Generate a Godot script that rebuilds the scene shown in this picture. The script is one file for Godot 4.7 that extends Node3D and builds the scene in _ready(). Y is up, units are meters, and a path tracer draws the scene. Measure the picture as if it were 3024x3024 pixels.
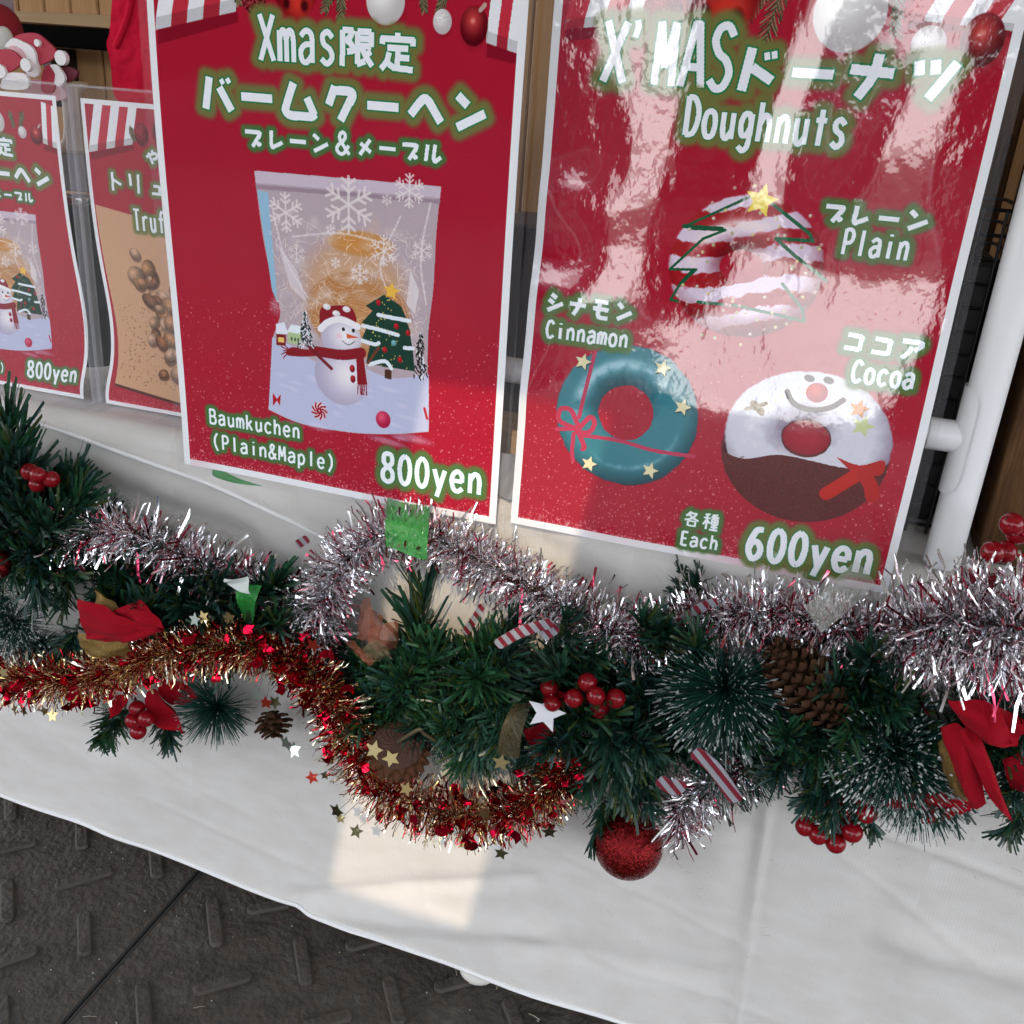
extends Node3D

var rng := RandomNumberGenerator.new()
var used := {}
var M := {}

# ---------------------------------------------------------------- geometry
class Geo:
	var v := PackedVector3Array()
	var n := PackedVector3Array()
	var uv := PackedVector2Array()
	var c := PackedColorArray()
	var i := PackedInt32Array()
	var col := Color(1, 1, 1)

	func vert(p: Vector3, t := Vector2.ZERO) -> int:
		v.append(p)
		n.append(Vector3.ZERO)
		uv.append(t)
		c.append(col)
		return v.size() - 1

	func tri(a: int, b: int, d: int) -> void:
		i.append(a)
		i.append(b)
		i.append(d)

	func quad(p: Vector3, q: Vector3, r: Vector3, s: Vector3) -> void:
		var k := v.size()
		vert(p, Vector2(0, 0))
		vert(q, Vector2(1, 0))
		vert(r, Vector2(1, 1))
		vert(s, Vector2(0, 1))
		tri(k, k + 1, k + 2)
		tri(k, k + 2, k + 3)

	# thin flat strip through points, width vectors given
	func ribbon(pts: Array, side: Vector3, w0: float, w1: float, c0: Color, c1: Color, side2 := Vector3.ZERO) -> void:
		var sd := side
		var k := v.size()
		var m := pts.size()
		for j in m:
			var t := float(j) / (m - 1)
			col = c0.lerp(c1, t)
			var w := lerpf(w0, w1, t) * 0.5
			if side2 != Vector3.ZERO:
				sd = side.lerp(side2, t).normalized()
			vert(pts[j] - sd * w, Vector2(0, t))
			vert(pts[j] + sd * w, Vector2(1, t))
		for j in m - 1:
			tri(k + 2 * j, k + 2 * j + 1, k + 2 * j + 2)
			tri(k + 2 * j + 1, k + 2 * j + 3, k + 2 * j + 2)

	func grid(nu: int, nv: int, f: Callable) -> void:
		var k := v.size()
		for b in nv + 1:
			for a in nu + 1:
				var t := Vector2(float(a) / nu, float(b) / nv)
				vert(f.call(t.x, t.y), t)
		for b in nv:
			for a in nu:
				var p := k + b * (nu + 1) + a
				tri(p, p + 1, p + nu + 1)
				tri(p + 1, p + nu + 2, p + nu + 1)

	func tube(pts: Array, rad: Array, sides := 8, cap := true) -> void:
		var k := v.size()
		var m := pts.size()
		var side := Vector3.ZERO
		for j in m:
			var d: Vector3 = (pts[mini(j + 1, m - 1)] - pts[maxi(j - 1, 0)]).normalized()
			if side == Vector3.ZERO:
				side = d.cross(Vector3.UP if absf(d.y) < 0.9 else Vector3.RIGHT).normalized()
			side = (side - d * side.dot(d)).normalized()
			var up := d.cross(side)
			for s in sides:
				var a := TAU * s / sides
				vert(pts[j] + (side * cos(a) + up * sin(a)) * rad[mini(j, rad.size() - 1)], Vector2(float(s) / sides, float(j) / (m - 1)))
		for j in m - 1:
			for s in sides:
				var a := k + j * sides + s
				var b := k + j * sides + (s + 1) % sides
				tri(a, a + sides, b)
				tri(b, a + sides, b + sides)
		if cap:
			for e in 2:
				var j := 0 if e == 0 else m - 1
				var q := vert(pts[j])
				for s in sides:
					var a := k + j * sides + s
					var b := k + j * sides + (s + 1) % sides
					if e == 0:
						tri(q, a, b)
					else:
						tri(q, b, a)

	# profile of (radius, height), turned round +Y of xf
	func lathe(prof: Array, sides: int, xf := Transform3D.IDENTITY) -> void:
		var k := v.size()
		for j in prof.size():
			for s in sides + 1:
				var a := TAU * s / sides
				vert(xf * Vector3(prof[j].x * cos(a), prof[j].y, prof[j].x * sin(a)), Vector2(float(s) / sides, float(j) / (prof.size() - 1)))
		for j in prof.size() - 1:
			for s in sides:
				var a := k + j * (sides + 1) + s
				var b := a + 1
				tri(a, b, a + sides + 1)
				tri(b, b + sides + 1, a + sides + 1)

	func ball(r: float, xf := Transform3D.IDENTITY, rings := 14, sides := 22) -> void:
		var p := []
		for j in rings + 1:
			var a := PI * j / rings
			p.append(Vector2(r * sin(a), r * cos(a)))
		lathe(p, sides, xf)

	func box(lo: Vector3, hi: Vector3, bevel := 0.0) -> void:
		var b := minf(bevel, 0.45 * minf(hi.x - lo.x, minf(hi.y - lo.y, hi.z - lo.z)))
		var ctr := (lo + hi) / 2
		var h := (hi - lo) / 2
		for ax in 3:
			var u := (ax + 1) % 3
			var w := (ax + 2) % 3
			for s in [-1.0, 1.0]:
				var q := []
				for e in [[-1.0, -1.0], [1.0, -1.0], [1.0, 1.0], [-1.0, 1.0]]:
					var p := Vector3.ZERO
					p[ax] = s * h[ax]
					p[u] = e[0] * (h[u] - b)
					p[w] = e[1] * (h[w] - b)
					q.append(ctr + p)
				if s > 0:
					quad(q[3], q[2], q[1], q[0])
				else:
					quad(q[0], q[1], q[2], q[3])
		if b <= 0.0:
			return
		for ax in 3:
			var u := (ax + 1) % 3
			var w := (ax + 2) % 3
			for su in [-1.0, 1.0]:
				for sw in [-1.0, 1.0]:
					var q := []
					for e in [[-1.0, 0], [1.0, 0], [1.0, 1], [-1.0, 1]]:
						var p := Vector3.ZERO
						p[ax] = e[0] * (h[ax] - b)
						p[u] = su * (h[u] - (b if e[1] == 0 else 0.0))
						p[w] = sw * (h[w] - (0.0 if e[1] == 0 else b))
						q.append(ctr + p)
					if su * sw > 0:
						quad(q[0], q[1], q[2], q[3])
					else:
						quad(q[3], q[2], q[1], q[0])
		for sx in [-1.0, 1.0]:
			for sy in [-1.0, 1.0]:
				for sz in [-1.0, 1.0]:
					var k := v.size()
					vert(ctr + Vector3(sx * h.x, sy * (h.y - b), sz * (h.z - b)))
					vert(ctr + Vector3(sx * (h.x - b), sy * h.y, sz * (h.z - b)))
					vert(ctr + Vector3(sx * (h.x - b), sy * (h.y - b), sz * h.z))
					if sx * sy * sz > 0:
						tri(k, k + 2, k + 1)
					else:
						tri(k, k + 1, k + 2)

	# flat outline in the xy plane of xf with thickness
	func slab(poly: PackedVector2Array, thick: float, xf := Transform3D.IDENTITY) -> void:
		var t := Geometry2D.triangulate_polygon(poly)
		for s in [0.5, -0.5]:
			var k := v.size()
			for p in poly:
				vert(xf * Vector3(p.x, p.y, s * thick), p)
			for j in range(0, t.size(), 3):
				if (s > 0) == (not Geometry2D.is_polygon_clockwise(poly)):
					tri(k + t[j], k + t[j + 2], k + t[j + 1])
				else:
					tri(k + t[j], k + t[j + 1], k + t[j + 2])
		for j in poly.size():
			var p := poly[j]
			var q := poly[(j + 1) % poly.size()]
			quad(xf * Vector3(p.x, p.y, thick / 2), xf * Vector3(q.x, q.y, thick / 2), xf * Vector3(q.x, q.y, -thick / 2), xf * Vector3(p.x, p.y, -thick / 2))

	func mesh(m: Material) -> ArrayMesh:
		for k in range(0, i.size(), 3):
			var a := i[k]
			var b := i[k + 1]
			var d := i[k + 2]
			var f := (v[d] - v[a]).cross(v[b] - v[a])
			n[a] += f
			n[b] += f
			n[d] += f
		for k in n.size():
			n[k] = n[k].normalized() if n[k].length_squared() > 1e-24 else Vector3.UP
		var arr := []
		arr.resize(Mesh.ARRAY_MAX)
		arr[Mesh.ARRAY_VERTEX] = v
		arr[Mesh.ARRAY_NORMAL] = n
		arr[Mesh.ARRAY_TEX_UV] = uv
		arr[Mesh.ARRAY_COLOR] = c
		arr[Mesh.ARRAY_INDEX] = i
		var am := ArrayMesh.new()
		am.add_surface_from_arrays(Mesh.PRIMITIVE_TRIANGLES, arr)
		am.surface_set_material(0, m)
		return am

# ---------------------------------------------------------------- scene tree
func numbered(called: String) -> String:
	used[called] = used.get(called, -1) + 1
	return called if used[called] == 0 else "%s_%03d" % [called, used[called]]

func tag(o: Node, label: String, category: String, group := "") -> Node:
	o.set_meta("label", label)
	o.set_meta("category", category)
	if group != "":
		o.set_meta("group", group)
	return o

func thing(called: String, label: String, category: String, at := Vector3.ZERO, group := "") -> Node3D:
	var o := Node3D.new()
	o.name = numbered(called)
	add_child(o)
	o.position = at
	tag(o, label, category, group)
	return o

func structure(called: String, m: Mesh) -> MeshInstance3D:
	var o := MeshInstance3D.new()
	o.name = numbered(called)
	o.mesh = m
	add_child(o)
	o.set_meta("kind", "structure")
	return o

func part(called: String, m: Mesh, parent: Node, xf := Transform3D.IDENTITY, stuff := false) -> MeshInstance3D:
	var o := MeshInstance3D.new()
	o.name = called
	o.mesh = m
	o.transform = xf
	parent.add_child(o, true)
	if stuff:
		o.set_meta("kind", "stuff")
	return o

func single(called: String, m: Mesh, label: String, category: String, at := Vector3.ZERO, group := "") -> MeshInstance3D:
	var o := MeshInstance3D.new()
	o.name = numbered(called)
	o.mesh = m
	add_child(o)
	o.position = at
	tag(o, label, category, group)
	return o

func frame(at: Vector3, y_axis: Vector3, roll := 0.0, s := 1.0) -> Transform3D:
	var y := y_axis.normalized()
	var x := y.cross(Vector3.BACK if absf(y.z) < 0.9 else Vector3.RIGHT).normalized()
	var b := Basis(x, y, x.cross(y))
	return Transform3D(b * Basis(Vector3.UP, roll) * Basis.from_scale(Vector3.ONE * s), at)

func facing(at: Vector3, z_axis: Vector3, roll := 0.0, s := 1.0) -> Transform3D:
	var z := z_axis.normalized()
	var x := Vector3.UP.cross(z).normalized() if absf(z.y) < 0.95 else Vector3.RIGHT
	var b := Basis(x, z.cross(x), z)
	return Transform3D(b * Basis(Vector3.BACK, roll) * Basis.from_scale(Vector3.ONE * s), at)

func spline(p: Array, per := 12) -> Array:
	var out := []
	for k in p.size() - 1:
		var a: Vector3 = p[maxi(k - 1, 0)]
		var b: Vector3 = p[k]
		var d: Vector3 = p[k + 1]
		var e: Vector3 = p[mini(k + 2, p.size() - 1)]
		for j in per:
			out.append(b.cubic_interpolate(d, a, e, float(j) / per))
	out.append(p[p.size() - 1])
	return out

func rdir() -> Vector3:
	while true:
		var d := Vector3(rng.randf_range(-1, 1), rng.randf_range(-1, 1), rng.randf_range(-1, 1))
		if d.length_squared() < 1.0 and d.length_squared() > 0.01:
			return d.normalized()
	return Vector3.UP

# ---------------------------------------------------------------- materials
func lin(r: float, g: float, b: float) -> Color:
	return Color(r, g, b).linear_to_srgb()

func mat(base: Color, rough := 0.7, metal := 0.0) -> StandardMaterial3D:
	var m := StandardMaterial3D.new()
	m.albedo_color = base
	m.roughness = rough
	m.metallic = metal
	m.cull_mode = BaseMaterial3D.CULL_DISABLED
	return m

func noise_tex(size: int, freq: float, ramp: Array, seed_: int, as_normal := false, strength := 4.0, kind := FastNoiseLite.TYPE_SIMPLEX_SMOOTH, oct := 4) -> NoiseTexture2D:
	var t := NoiseTexture2D.new()
	t.width = size
	t.height = size
	t.seamless = true
	var nz := FastNoiseLite.new()
	nz.seed = seed_
	nz.noise_type = kind
	nz.frequency = freq
	nz.fractal_octaves = oct
	t.noise = nz
	if as_normal:
		t.as_normal_map = true
		t.bump_strength = strength
	elif ramp.size() > 0:
		var g := Gradient.new()
		var offs := PackedFloat32Array()
		var cols := PackedColorArray()
		for e in ramp:
			offs.append(e[0])
			cols.append(e[1])
		g.offsets = offs
		g.colors = cols
		t.color_ramp = g
	return t

func make_materials() -> void:
	var m := mat(lin(0.64, 0.625, 0.6), 0.82)
	m.albedo_texture = cloth_image()
	m.normal_enabled = true
	m.normal_texture = weave_normal()
	m.normal_scale = 0.13
	m.uv1_triplanar = true
	m.uv1_world_triplanar = true
	m.uv1_scale = Vector3.ONE * 2.0
	M.cloth = m
	M.hem = mat(lin(0.72, 0.72, 0.71), 0.75)
	m = mat(Color.WHITE, 0.72)
	m.albedo_texture = noise_tex(512, 0.012, [[0.0, lin(0.022, 0.016, 0.011)], [0.42, lin(0.04, 0.031, 0.022)], [0.55, lin(0.05, 0.036, 0.025)], [0.7, lin(0.04, 0.034, 0.028)], [1.0, lin(0.085, 0.07, 0.052)]], 11, false, 4.0, FastNoiseLite.TYPE_SIMPLEX_SMOOTH, 6)
	m.uv1_triplanar = true
	m.uv1_world_triplanar = true
	m.uv1_scale = Vector3.ONE * 2.2
	m.normal_enabled = true
	m.normal_texture = noise_tex(512, 0.06, [], 12, true, 5.0)
	m.normal_scale = 0.6
	M.rubber = m
	M.rubber_edge = mat(lin(0.012, 0.011, 0.01), 0.7)
	m = mat(Color.WHITE, 0.9)
	m.albedo_texture = noise_tex(512, 0.02, [[0.0, lin(0.05, 0.05, 0.05)], [0.5, lin(0.085, 0.083, 0.08)], [1.0, lin(0.13, 0.125, 0.12)]], 15)
	m.uv1_triplanar = true
	m.uv1_world_triplanar = true
	m.uv1_scale = Vector3.ONE * 0.4
	M.paving = m
	M.pine = vmat(0.4)
	M.pine.metallic_specular = 0.5
	M.hair = vmat(0.42)
	M.hair.metallic_specular = 0.35
	M.foil = vmat(0.14)
	M.foil.metallic = 1.0
	M.wire = mat(lin(0.06, 0.045, 0.025), 0.6)
	m = mat(lin(0.2, 0.003, 0.008), 0.1)
	m.metallic_specular = 0.42
	M.berry = m
	M.berry_dot = mat(lin(0.03, 0.008, 0.008), 0.5)
	m = mat(lin(0.27, 0.004, 0.012), 0.95)
	m.metallic_specular = 0.2
	m.rim_enabled = true
	m.rim = 0.12
	m.normal_enabled = true
	m.normal_texture = noise_tex(256, 0.2, [], 21, true, 3.0)
	m.normal_scale = 0.5
	M.felt = m
	M.felt_bright = m.duplicate()
	M.felt_bright.albedo_color = lin(0.6, 0.01, 0.04)
	m = mat(lin(0.3, 0.19, 0.06), 0.38, 0.85)
	m.normal_enabled = true
	m.normal_texture = noise_tex(256, 0.12, [], 22, true, 10.0)
	M.gold_leaf = m
	M.bauble = glitter_mat()
	M.cap = mat(lin(0.35, 0.26, 0.1), 0.3, 1.0)
	M.cone = vmat(0.8)
	M.cone.metallic_specular = 0.25
	m = mat(lin(0.76, 0.77, 0.78), 0.3)
	M.pipe = m
	M.white_plastic = mat(lin(0.62, 0.6, 0.55), 0.5)
	m = StandardMaterial3D.new()
	m.transparency = BaseMaterial3D.TRANSPARENCY_ALPHA
	m.albedo_color = Color(0.95, 0.97, 0.98, 0.012)
	m.roughness = 0.03
	m.metallic_specular = 0.15
	m.cull_mode = BaseMaterial3D.CULL_DISABLED
	M.acrylic = m
	m = m.duplicate()
	m.albedo_color = Color(0.86, 0.87, 0.9, 0.2)
	M.acrylic_edge = m
	m = m.duplicate()
	m.albedo_color = Color(0.9, 0.9, 0.92, 0.04)
	m.roughness = 0.08
	m.normal_enabled = true
	m.normal_texture = noise_tex(256, 0.02, [], 31, true, 6.0)
	M.film = m
	m = m.duplicate()
	m.albedo_color = Color(0.8, 0.82, 0.78, 0.3)
	m.roughness = 0.2
	M.clear_tape = m
	m = StandardMaterial3D.new()
	m.transparency = BaseMaterial3D.TRANSPARENCY_ALPHA
	m.albedo_color = Color(lin(0.02, 0.25, 0.04), 0.78)
	m.roughness = 0.35
	m.cull_mode = BaseMaterial3D.CULL_DISABLED
	m.backlight_enabled = true
	m.backlight = Color(0.03, 0.25, 0.04)
	m.normal_enabled = true
	m.normal_texture = noise_tex(256, 0.03, [], 33, true, 8.0)
	M.green_tape = m
	M.tape_back = mat(lin(0.5, 0.55, 0.52), 0.5)
	M.grey_tape = mat(lin(0.32, 0.33, 0.35), 0.4, 0.3)
	M.organza = sheer(lin(0.2, 0.06, 0.035), 0.62)
	M.sheer_brown = sheer(lin(0.12, 0.09, 0.045), 0.55)
	M.star_paper = mat(lin(0.66, 0.67, 0.7), 0.6)
	M.star_foil = vmat(0.3)
	M.star_foil.metallic = 1.0
	M.candy = candy_mat()
	M.black = mat(lin(0.008, 0.008, 0.009), 0.35)
	M.black_edge = mat(lin(0.003, 0.003, 0.003), 0.95)
	M.black_edge.metallic_specular = 0.1
	M.dark_grey = mat(lin(0.1, 0.1, 0.115), 0.55)
	M.grey_card = mat(lin(0.33, 0.33, 0.38), 0.8)
	M.cream = mat(lin(0.62, 0.55, 0.42), 0.6)
	M.chrome = mat(lin(0.6, 0.6, 0.62), 0.15, 1.0)
	M.foam_red = mat(lin(0.44, 0.03, 0.06), 0.7)
	M.foam_white = mat(lin(0.82, 0.8, 0.8), 0.7)
	M.foam_pink = mat(lin(0.7, 0.42, 0.46), 0.7)
	M.foam_dark = mat(lin(0.16, 0.02, 0.04), 0.7)
	M.plush_red = mat(lin(0.25, 0.01, 0.02), 1.0)
	M.plush_white = mat(lin(0.7, 0.68, 0.65), 1.0)
	M.bag_grey = mat(lin(0.35, 0.3, 0.34), 0.6)
	M.canopy = mat(lin(0.72, 0.71, 0.68), 0.9)
	M.canopy.backlight_enabled = true
	M.canopy.backlight = Color(0.6, 0.58, 0.54)
	M.tent_blue = mat(lin(0.03, 0.04, 0.07), 0.9)
	M.tent_green = mat(lin(0.03, 0.05, 0.04), 0.9)
	M.wood_warm = wood_mat(lin(0.28, 0.15, 0.06), lin(0.42, 0.24, 0.11), 41)
	M.wood_shelf = wood_mat(lin(0.42, 0.3, 0.18), lin(0.55, 0.42, 0.27), 42)
	M.wood_dark = wood_mat(lin(0.02, 0.009, 0.004), lin(0.16, 0.075, 0.026), 43)
	M.litter = vmat(0.8)
	M.speckle = mat(lin(0.5, 0.5, 0.48), 0.7)

func vmat(rough: float) -> StandardMaterial3D:
	var m := mat(Color.WHITE, rough)
	m.vertex_color_use_as_albedo = true
	return m

func sheer(c: Color, a: float) -> StandardMaterial3D:
	var m := mat(Color(c, a), 0.45)
	m.transparency = BaseMaterial3D.TRANSPARENCY_ALPHA
	m.normal_enabled = true
	m.normal_texture = noise_tex(128, 0.25, [], 35, true, 4.0)
	return m

func wood_mat(a: Color, b: Color, seed_: int) -> StandardMaterial3D:
	var nz := FastNoiseLite.new()
	nz.seed = seed_
	nz.frequency = 0.02
	nz.fractal_octaves = 4
	var w := 128
	var h := 512
	var im := Image.create(w, h, false, Image.FORMAT_RGB8)
	for y in h:
		for x in w:
			var g := nz.get_noise_2d(x * 9.0, y * 0.55) * 0.5 + 0.5
			var f := nz.get_noise_2d(x * 40.0 + 900.0, y * 1.6) * 0.5 + 0.5
			var k := nz.get_noise_2d(x * 1.3 + 50.0, y * 0.25 + 300.0) * 0.5 + 0.5
			im.set_pixel(x, y, a.lerp(b, clampf(g * 0.6 + f * 0.3 + (k - 0.4) * 0.8, 0, 1)))
	var m := mat(Color.WHITE, 0.6)
	m.metallic_specular = 0.3
	m.albedo_texture = ImageTexture.create_from_image(im)
	return m

func weave_normal() -> ImageTexture:
	var s := 512
	var im := Image.create(s, s, false, Image.FORMAT_RGB8)
	var r2 := RandomNumberGenerator.new()
	r2.seed = 77
	for y in s:
		for x in s:
			var h := 0.5 + 0.25 * sin(x * TAU / 4.0) * (0.75 if (y / 2) % 2 == 0 else 1.0) + 0.12 * sin(y * TAU / 4.0) + r2.randf_range(-0.08, 0.08)
			im.set_pixel(x, y, Color(h, h, h))
	im.bump_map_to_normal_map(2.0)
	return ImageTexture.create_from_image(im)

func cloth_image() -> ImageTexture:
	# woven white cloth: faint ribs, blotches and a few dirt scuffs
	var s := 1024
	var im := Image.create(s, s, false, Image.FORMAT_RGB8)
	var nz := FastNoiseLite.new()
	nz.seed = 5
	nz.frequency = 0.006
	nz.fractal_octaves = 4
	var r2 := RandomNumberGenerator.new()
	r2.seed = 78
	for y in s:
		for x in s:
			var d := nz.get_noise_2d(x, y * 2.2) * 0.03
			var k := 0.955 + d + 0.012 * sin(x * TAU / 4.0) + r2.randf_range(-0.012, 0.012)
			im.set_pixel(x, y, Color(k, k - 0.004 + d * 0.2, k - 0.012 + d * 0.5))
	for q in 60:
		var px := r2.randi_range(20, s - 60)
		var py := r2.randi_range(20, s - 60)
		var a := r2.randf_range(-0.9, 0.9)
		var l := r2.randi_range(3, 26)
		var dk := r2.randf_range(0.72, 0.9)
		for t in l:
			var xx := px + int(t * cos(a) + r2.randf_range(-0.7, 0.7))
			var yy := py + int(t * sin(a) + r2.randf_range(-0.7, 0.7))
			im.set_pixel(xx, yy, im.get_pixel(xx, yy) * dk)
	return ImageTexture.create_from_image(im)

func glitter_mat() -> StandardMaterial3D:
	var s := 512
	var im := Image.create(s, s, false, Image.FORMAT_RGB8)
	var nm := Image.create(s, s, false, Image.FORMAT_RGB8)
	var r2 := RandomNumberGenerator.new()
	r2.seed = 90
	for y in s / 2:
		for x in s / 2:
			var k := r2.randf_range(0.5, 1.0)
			var c := lin(0.24 * k, 0.008 * k, 0.01 * k)
			var a := r2.randf_range(0, TAU)
			var t := r2.randf_range(0.0, 0.7)
			var n := Color(0.5 + 0.5 * t * cos(a), 0.5 + 0.5 * t * sin(a), 0.5 + 0.5 * sqrt(1.0 - t * t))
			im.fill_rect(Rect2i(x * 2, y * 2, 2, 2), c)
			nm.fill_rect(Rect2i(x * 2, y * 2, 2, 2), n)
	var m := mat(Color.WHITE, 0.25, 0.8)
	m.albedo_texture = ImageTexture.create_from_image(im)
	m.normal_enabled = true
	m.normal_texture = ImageTexture.create_from_image(nm)
	m.normal_scale = 1.0
	m.uv1_scale = Vector3(0.9, 0.45, 1)
	return m

func candy_mat() -> StandardMaterial3D:
	var s := 128
	var im := Image.create(s, s, false, Image.FORMAT_RGB8)
	var r2 := RandomNumberGenerator.new()
	r2.seed = 91
	for y in s:
		for x in s:
			var red := posmod(x + y, 64) < 30
			var k := r2.randf_range(0.75, 1.0)
			im.set_pixel(x, y, lin(0.3 * k, 0.015, 0.035) if red else lin(0.46 * k, 0.48 * k, 0.53 * k))
	var m := mat(Color.WHITE, 0.3, 0.45)
	m.albedo_texture = ImageTexture.create_from_image(im)
	m.normal_enabled = true
	m.normal_texture = noise_tex(128, 0.3, [], 36, true, 8.0)
	m.uv1_scale = Vector3(30, 30, 30)
	return m

# ---------------------------------------------------------------- scene
func _ready() -> void:
	rng.seed = 20241
	# camera
	var cam := Camera3D.new()
	cam.name = "camera"
	cam.transform = Transform3D(Basis(Vector3(0.9513, 0.0693, -0.3003), Vector3(-0.1792, 0.9172, -0.3559), Vector3(0.2508, 0.3924, 0.8849)), Vector3(0.25, 1.205, 1.0082))
	cam.fov = 55.073
	cam.near = 0.02
	cam.far = 400.0
	add_child(cam)
	cam.current = true
	# sky and exposure
	var env := Environment.new()
	env.background_mode = Environment.BG_SKY
	var sky := Sky.new()
	var sm := ProceduralSkyMaterial.new()
	sm.sky_top_color = lin(0.49, 0.55, 0.68)
	sm.sky_horizon_color = lin(0.95, 0.94, 0.92)
	sm.sky_curve = 0.25
	sm.ground_bottom_color = lin(0.18, 0.17, 0.16)
	sm.ground_horizon_color = lin(0.4, 0.39, 0.37)
	sm.sun_angle_max = 12.0
	sm.energy_multiplier = 4.4
	sky.sky_material = sm
	env.sky = sky
	env.tonemap_mode = Environment.TONE_MAPPER_LINEAR
	env.tonemap_exposure = 1.2
	env.sdfgi_enabled = true
	env.ssao_enabled = true
	env.ssil_enabled = true
	var we := WorldEnvironment.new()
	we.name = "world_environment"
	we.environment = env
	add_child(we)
	# sun, high and in front of the stall
	var sun := DirectionalLight3D.new()
	sun.name = "sun"
	sun.light_color = Color(1.0, 0.9, 0.76)
	sun.light_energy = 0.6
	sun.light_angular_distance = 0.35
	sun.shadow_enabled = true
	add_child(sun)
	sun.look_at_from_position(Vector3.ZERO, -Vector3(0.103, 0.643, 0.755), Vector3.BACK)
	make_materials()
	build_setting()
	build_reflection_blockers()
	build_table()
	build_background()
	build_posters()
	build_stands()
	build_garland()
	build_tinsel()
	build_ornaments()
	build_tapes()
	build_litter()

func ridge(p: Vector2, a: Vector2, b: Vector2, w: float, h: float) -> float:
	var q := Geometry2D.get_closest_point_to_segment(p, a, b)
	var d := p.distance_to(q) / w
	return h * exp(-d * d)

func xy(p: Vector3) -> Vector2:
	return Vector2(p.x, p.y)

# stadium-shaped raised bar, rounded on top, along +X
func bar_mesh(l: float, w: float, h: float, m: Material) -> ArrayMesh:
	var g := Geo.new()
	var rings := [[0.0, 0.0], [0.0006, h * 0.6], [0.002, h * 0.95], [0.0035, h]]
	var n := 20
	for r in rings:
		for k in n:
			var a := TAU * (k + 0.5) / n
			var c := Vector3((l / 2 - w / 2) * signf(cos(a)), 0, 0)
			g.vert(c + Vector3(cos(a), 0, sin(a)) * (w / 2 - r[0]) + Vector3(0, r[1], 0))
	for j in rings.size() - 1:
		for k in n:
			var a := j * n + k
			var b := j * n + (k + 1) % n
			g.tri(a, b, a + n)
			g.tri(b, b + n, a + n)
	var q := g.vert(Vector3(0, h, 0))
	for k in n:
		g.tri(q, (rings.size() - 1) * n + k, (rings.size() - 1) * n + (k + 1) % n)
	return g.mesh(m)

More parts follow.
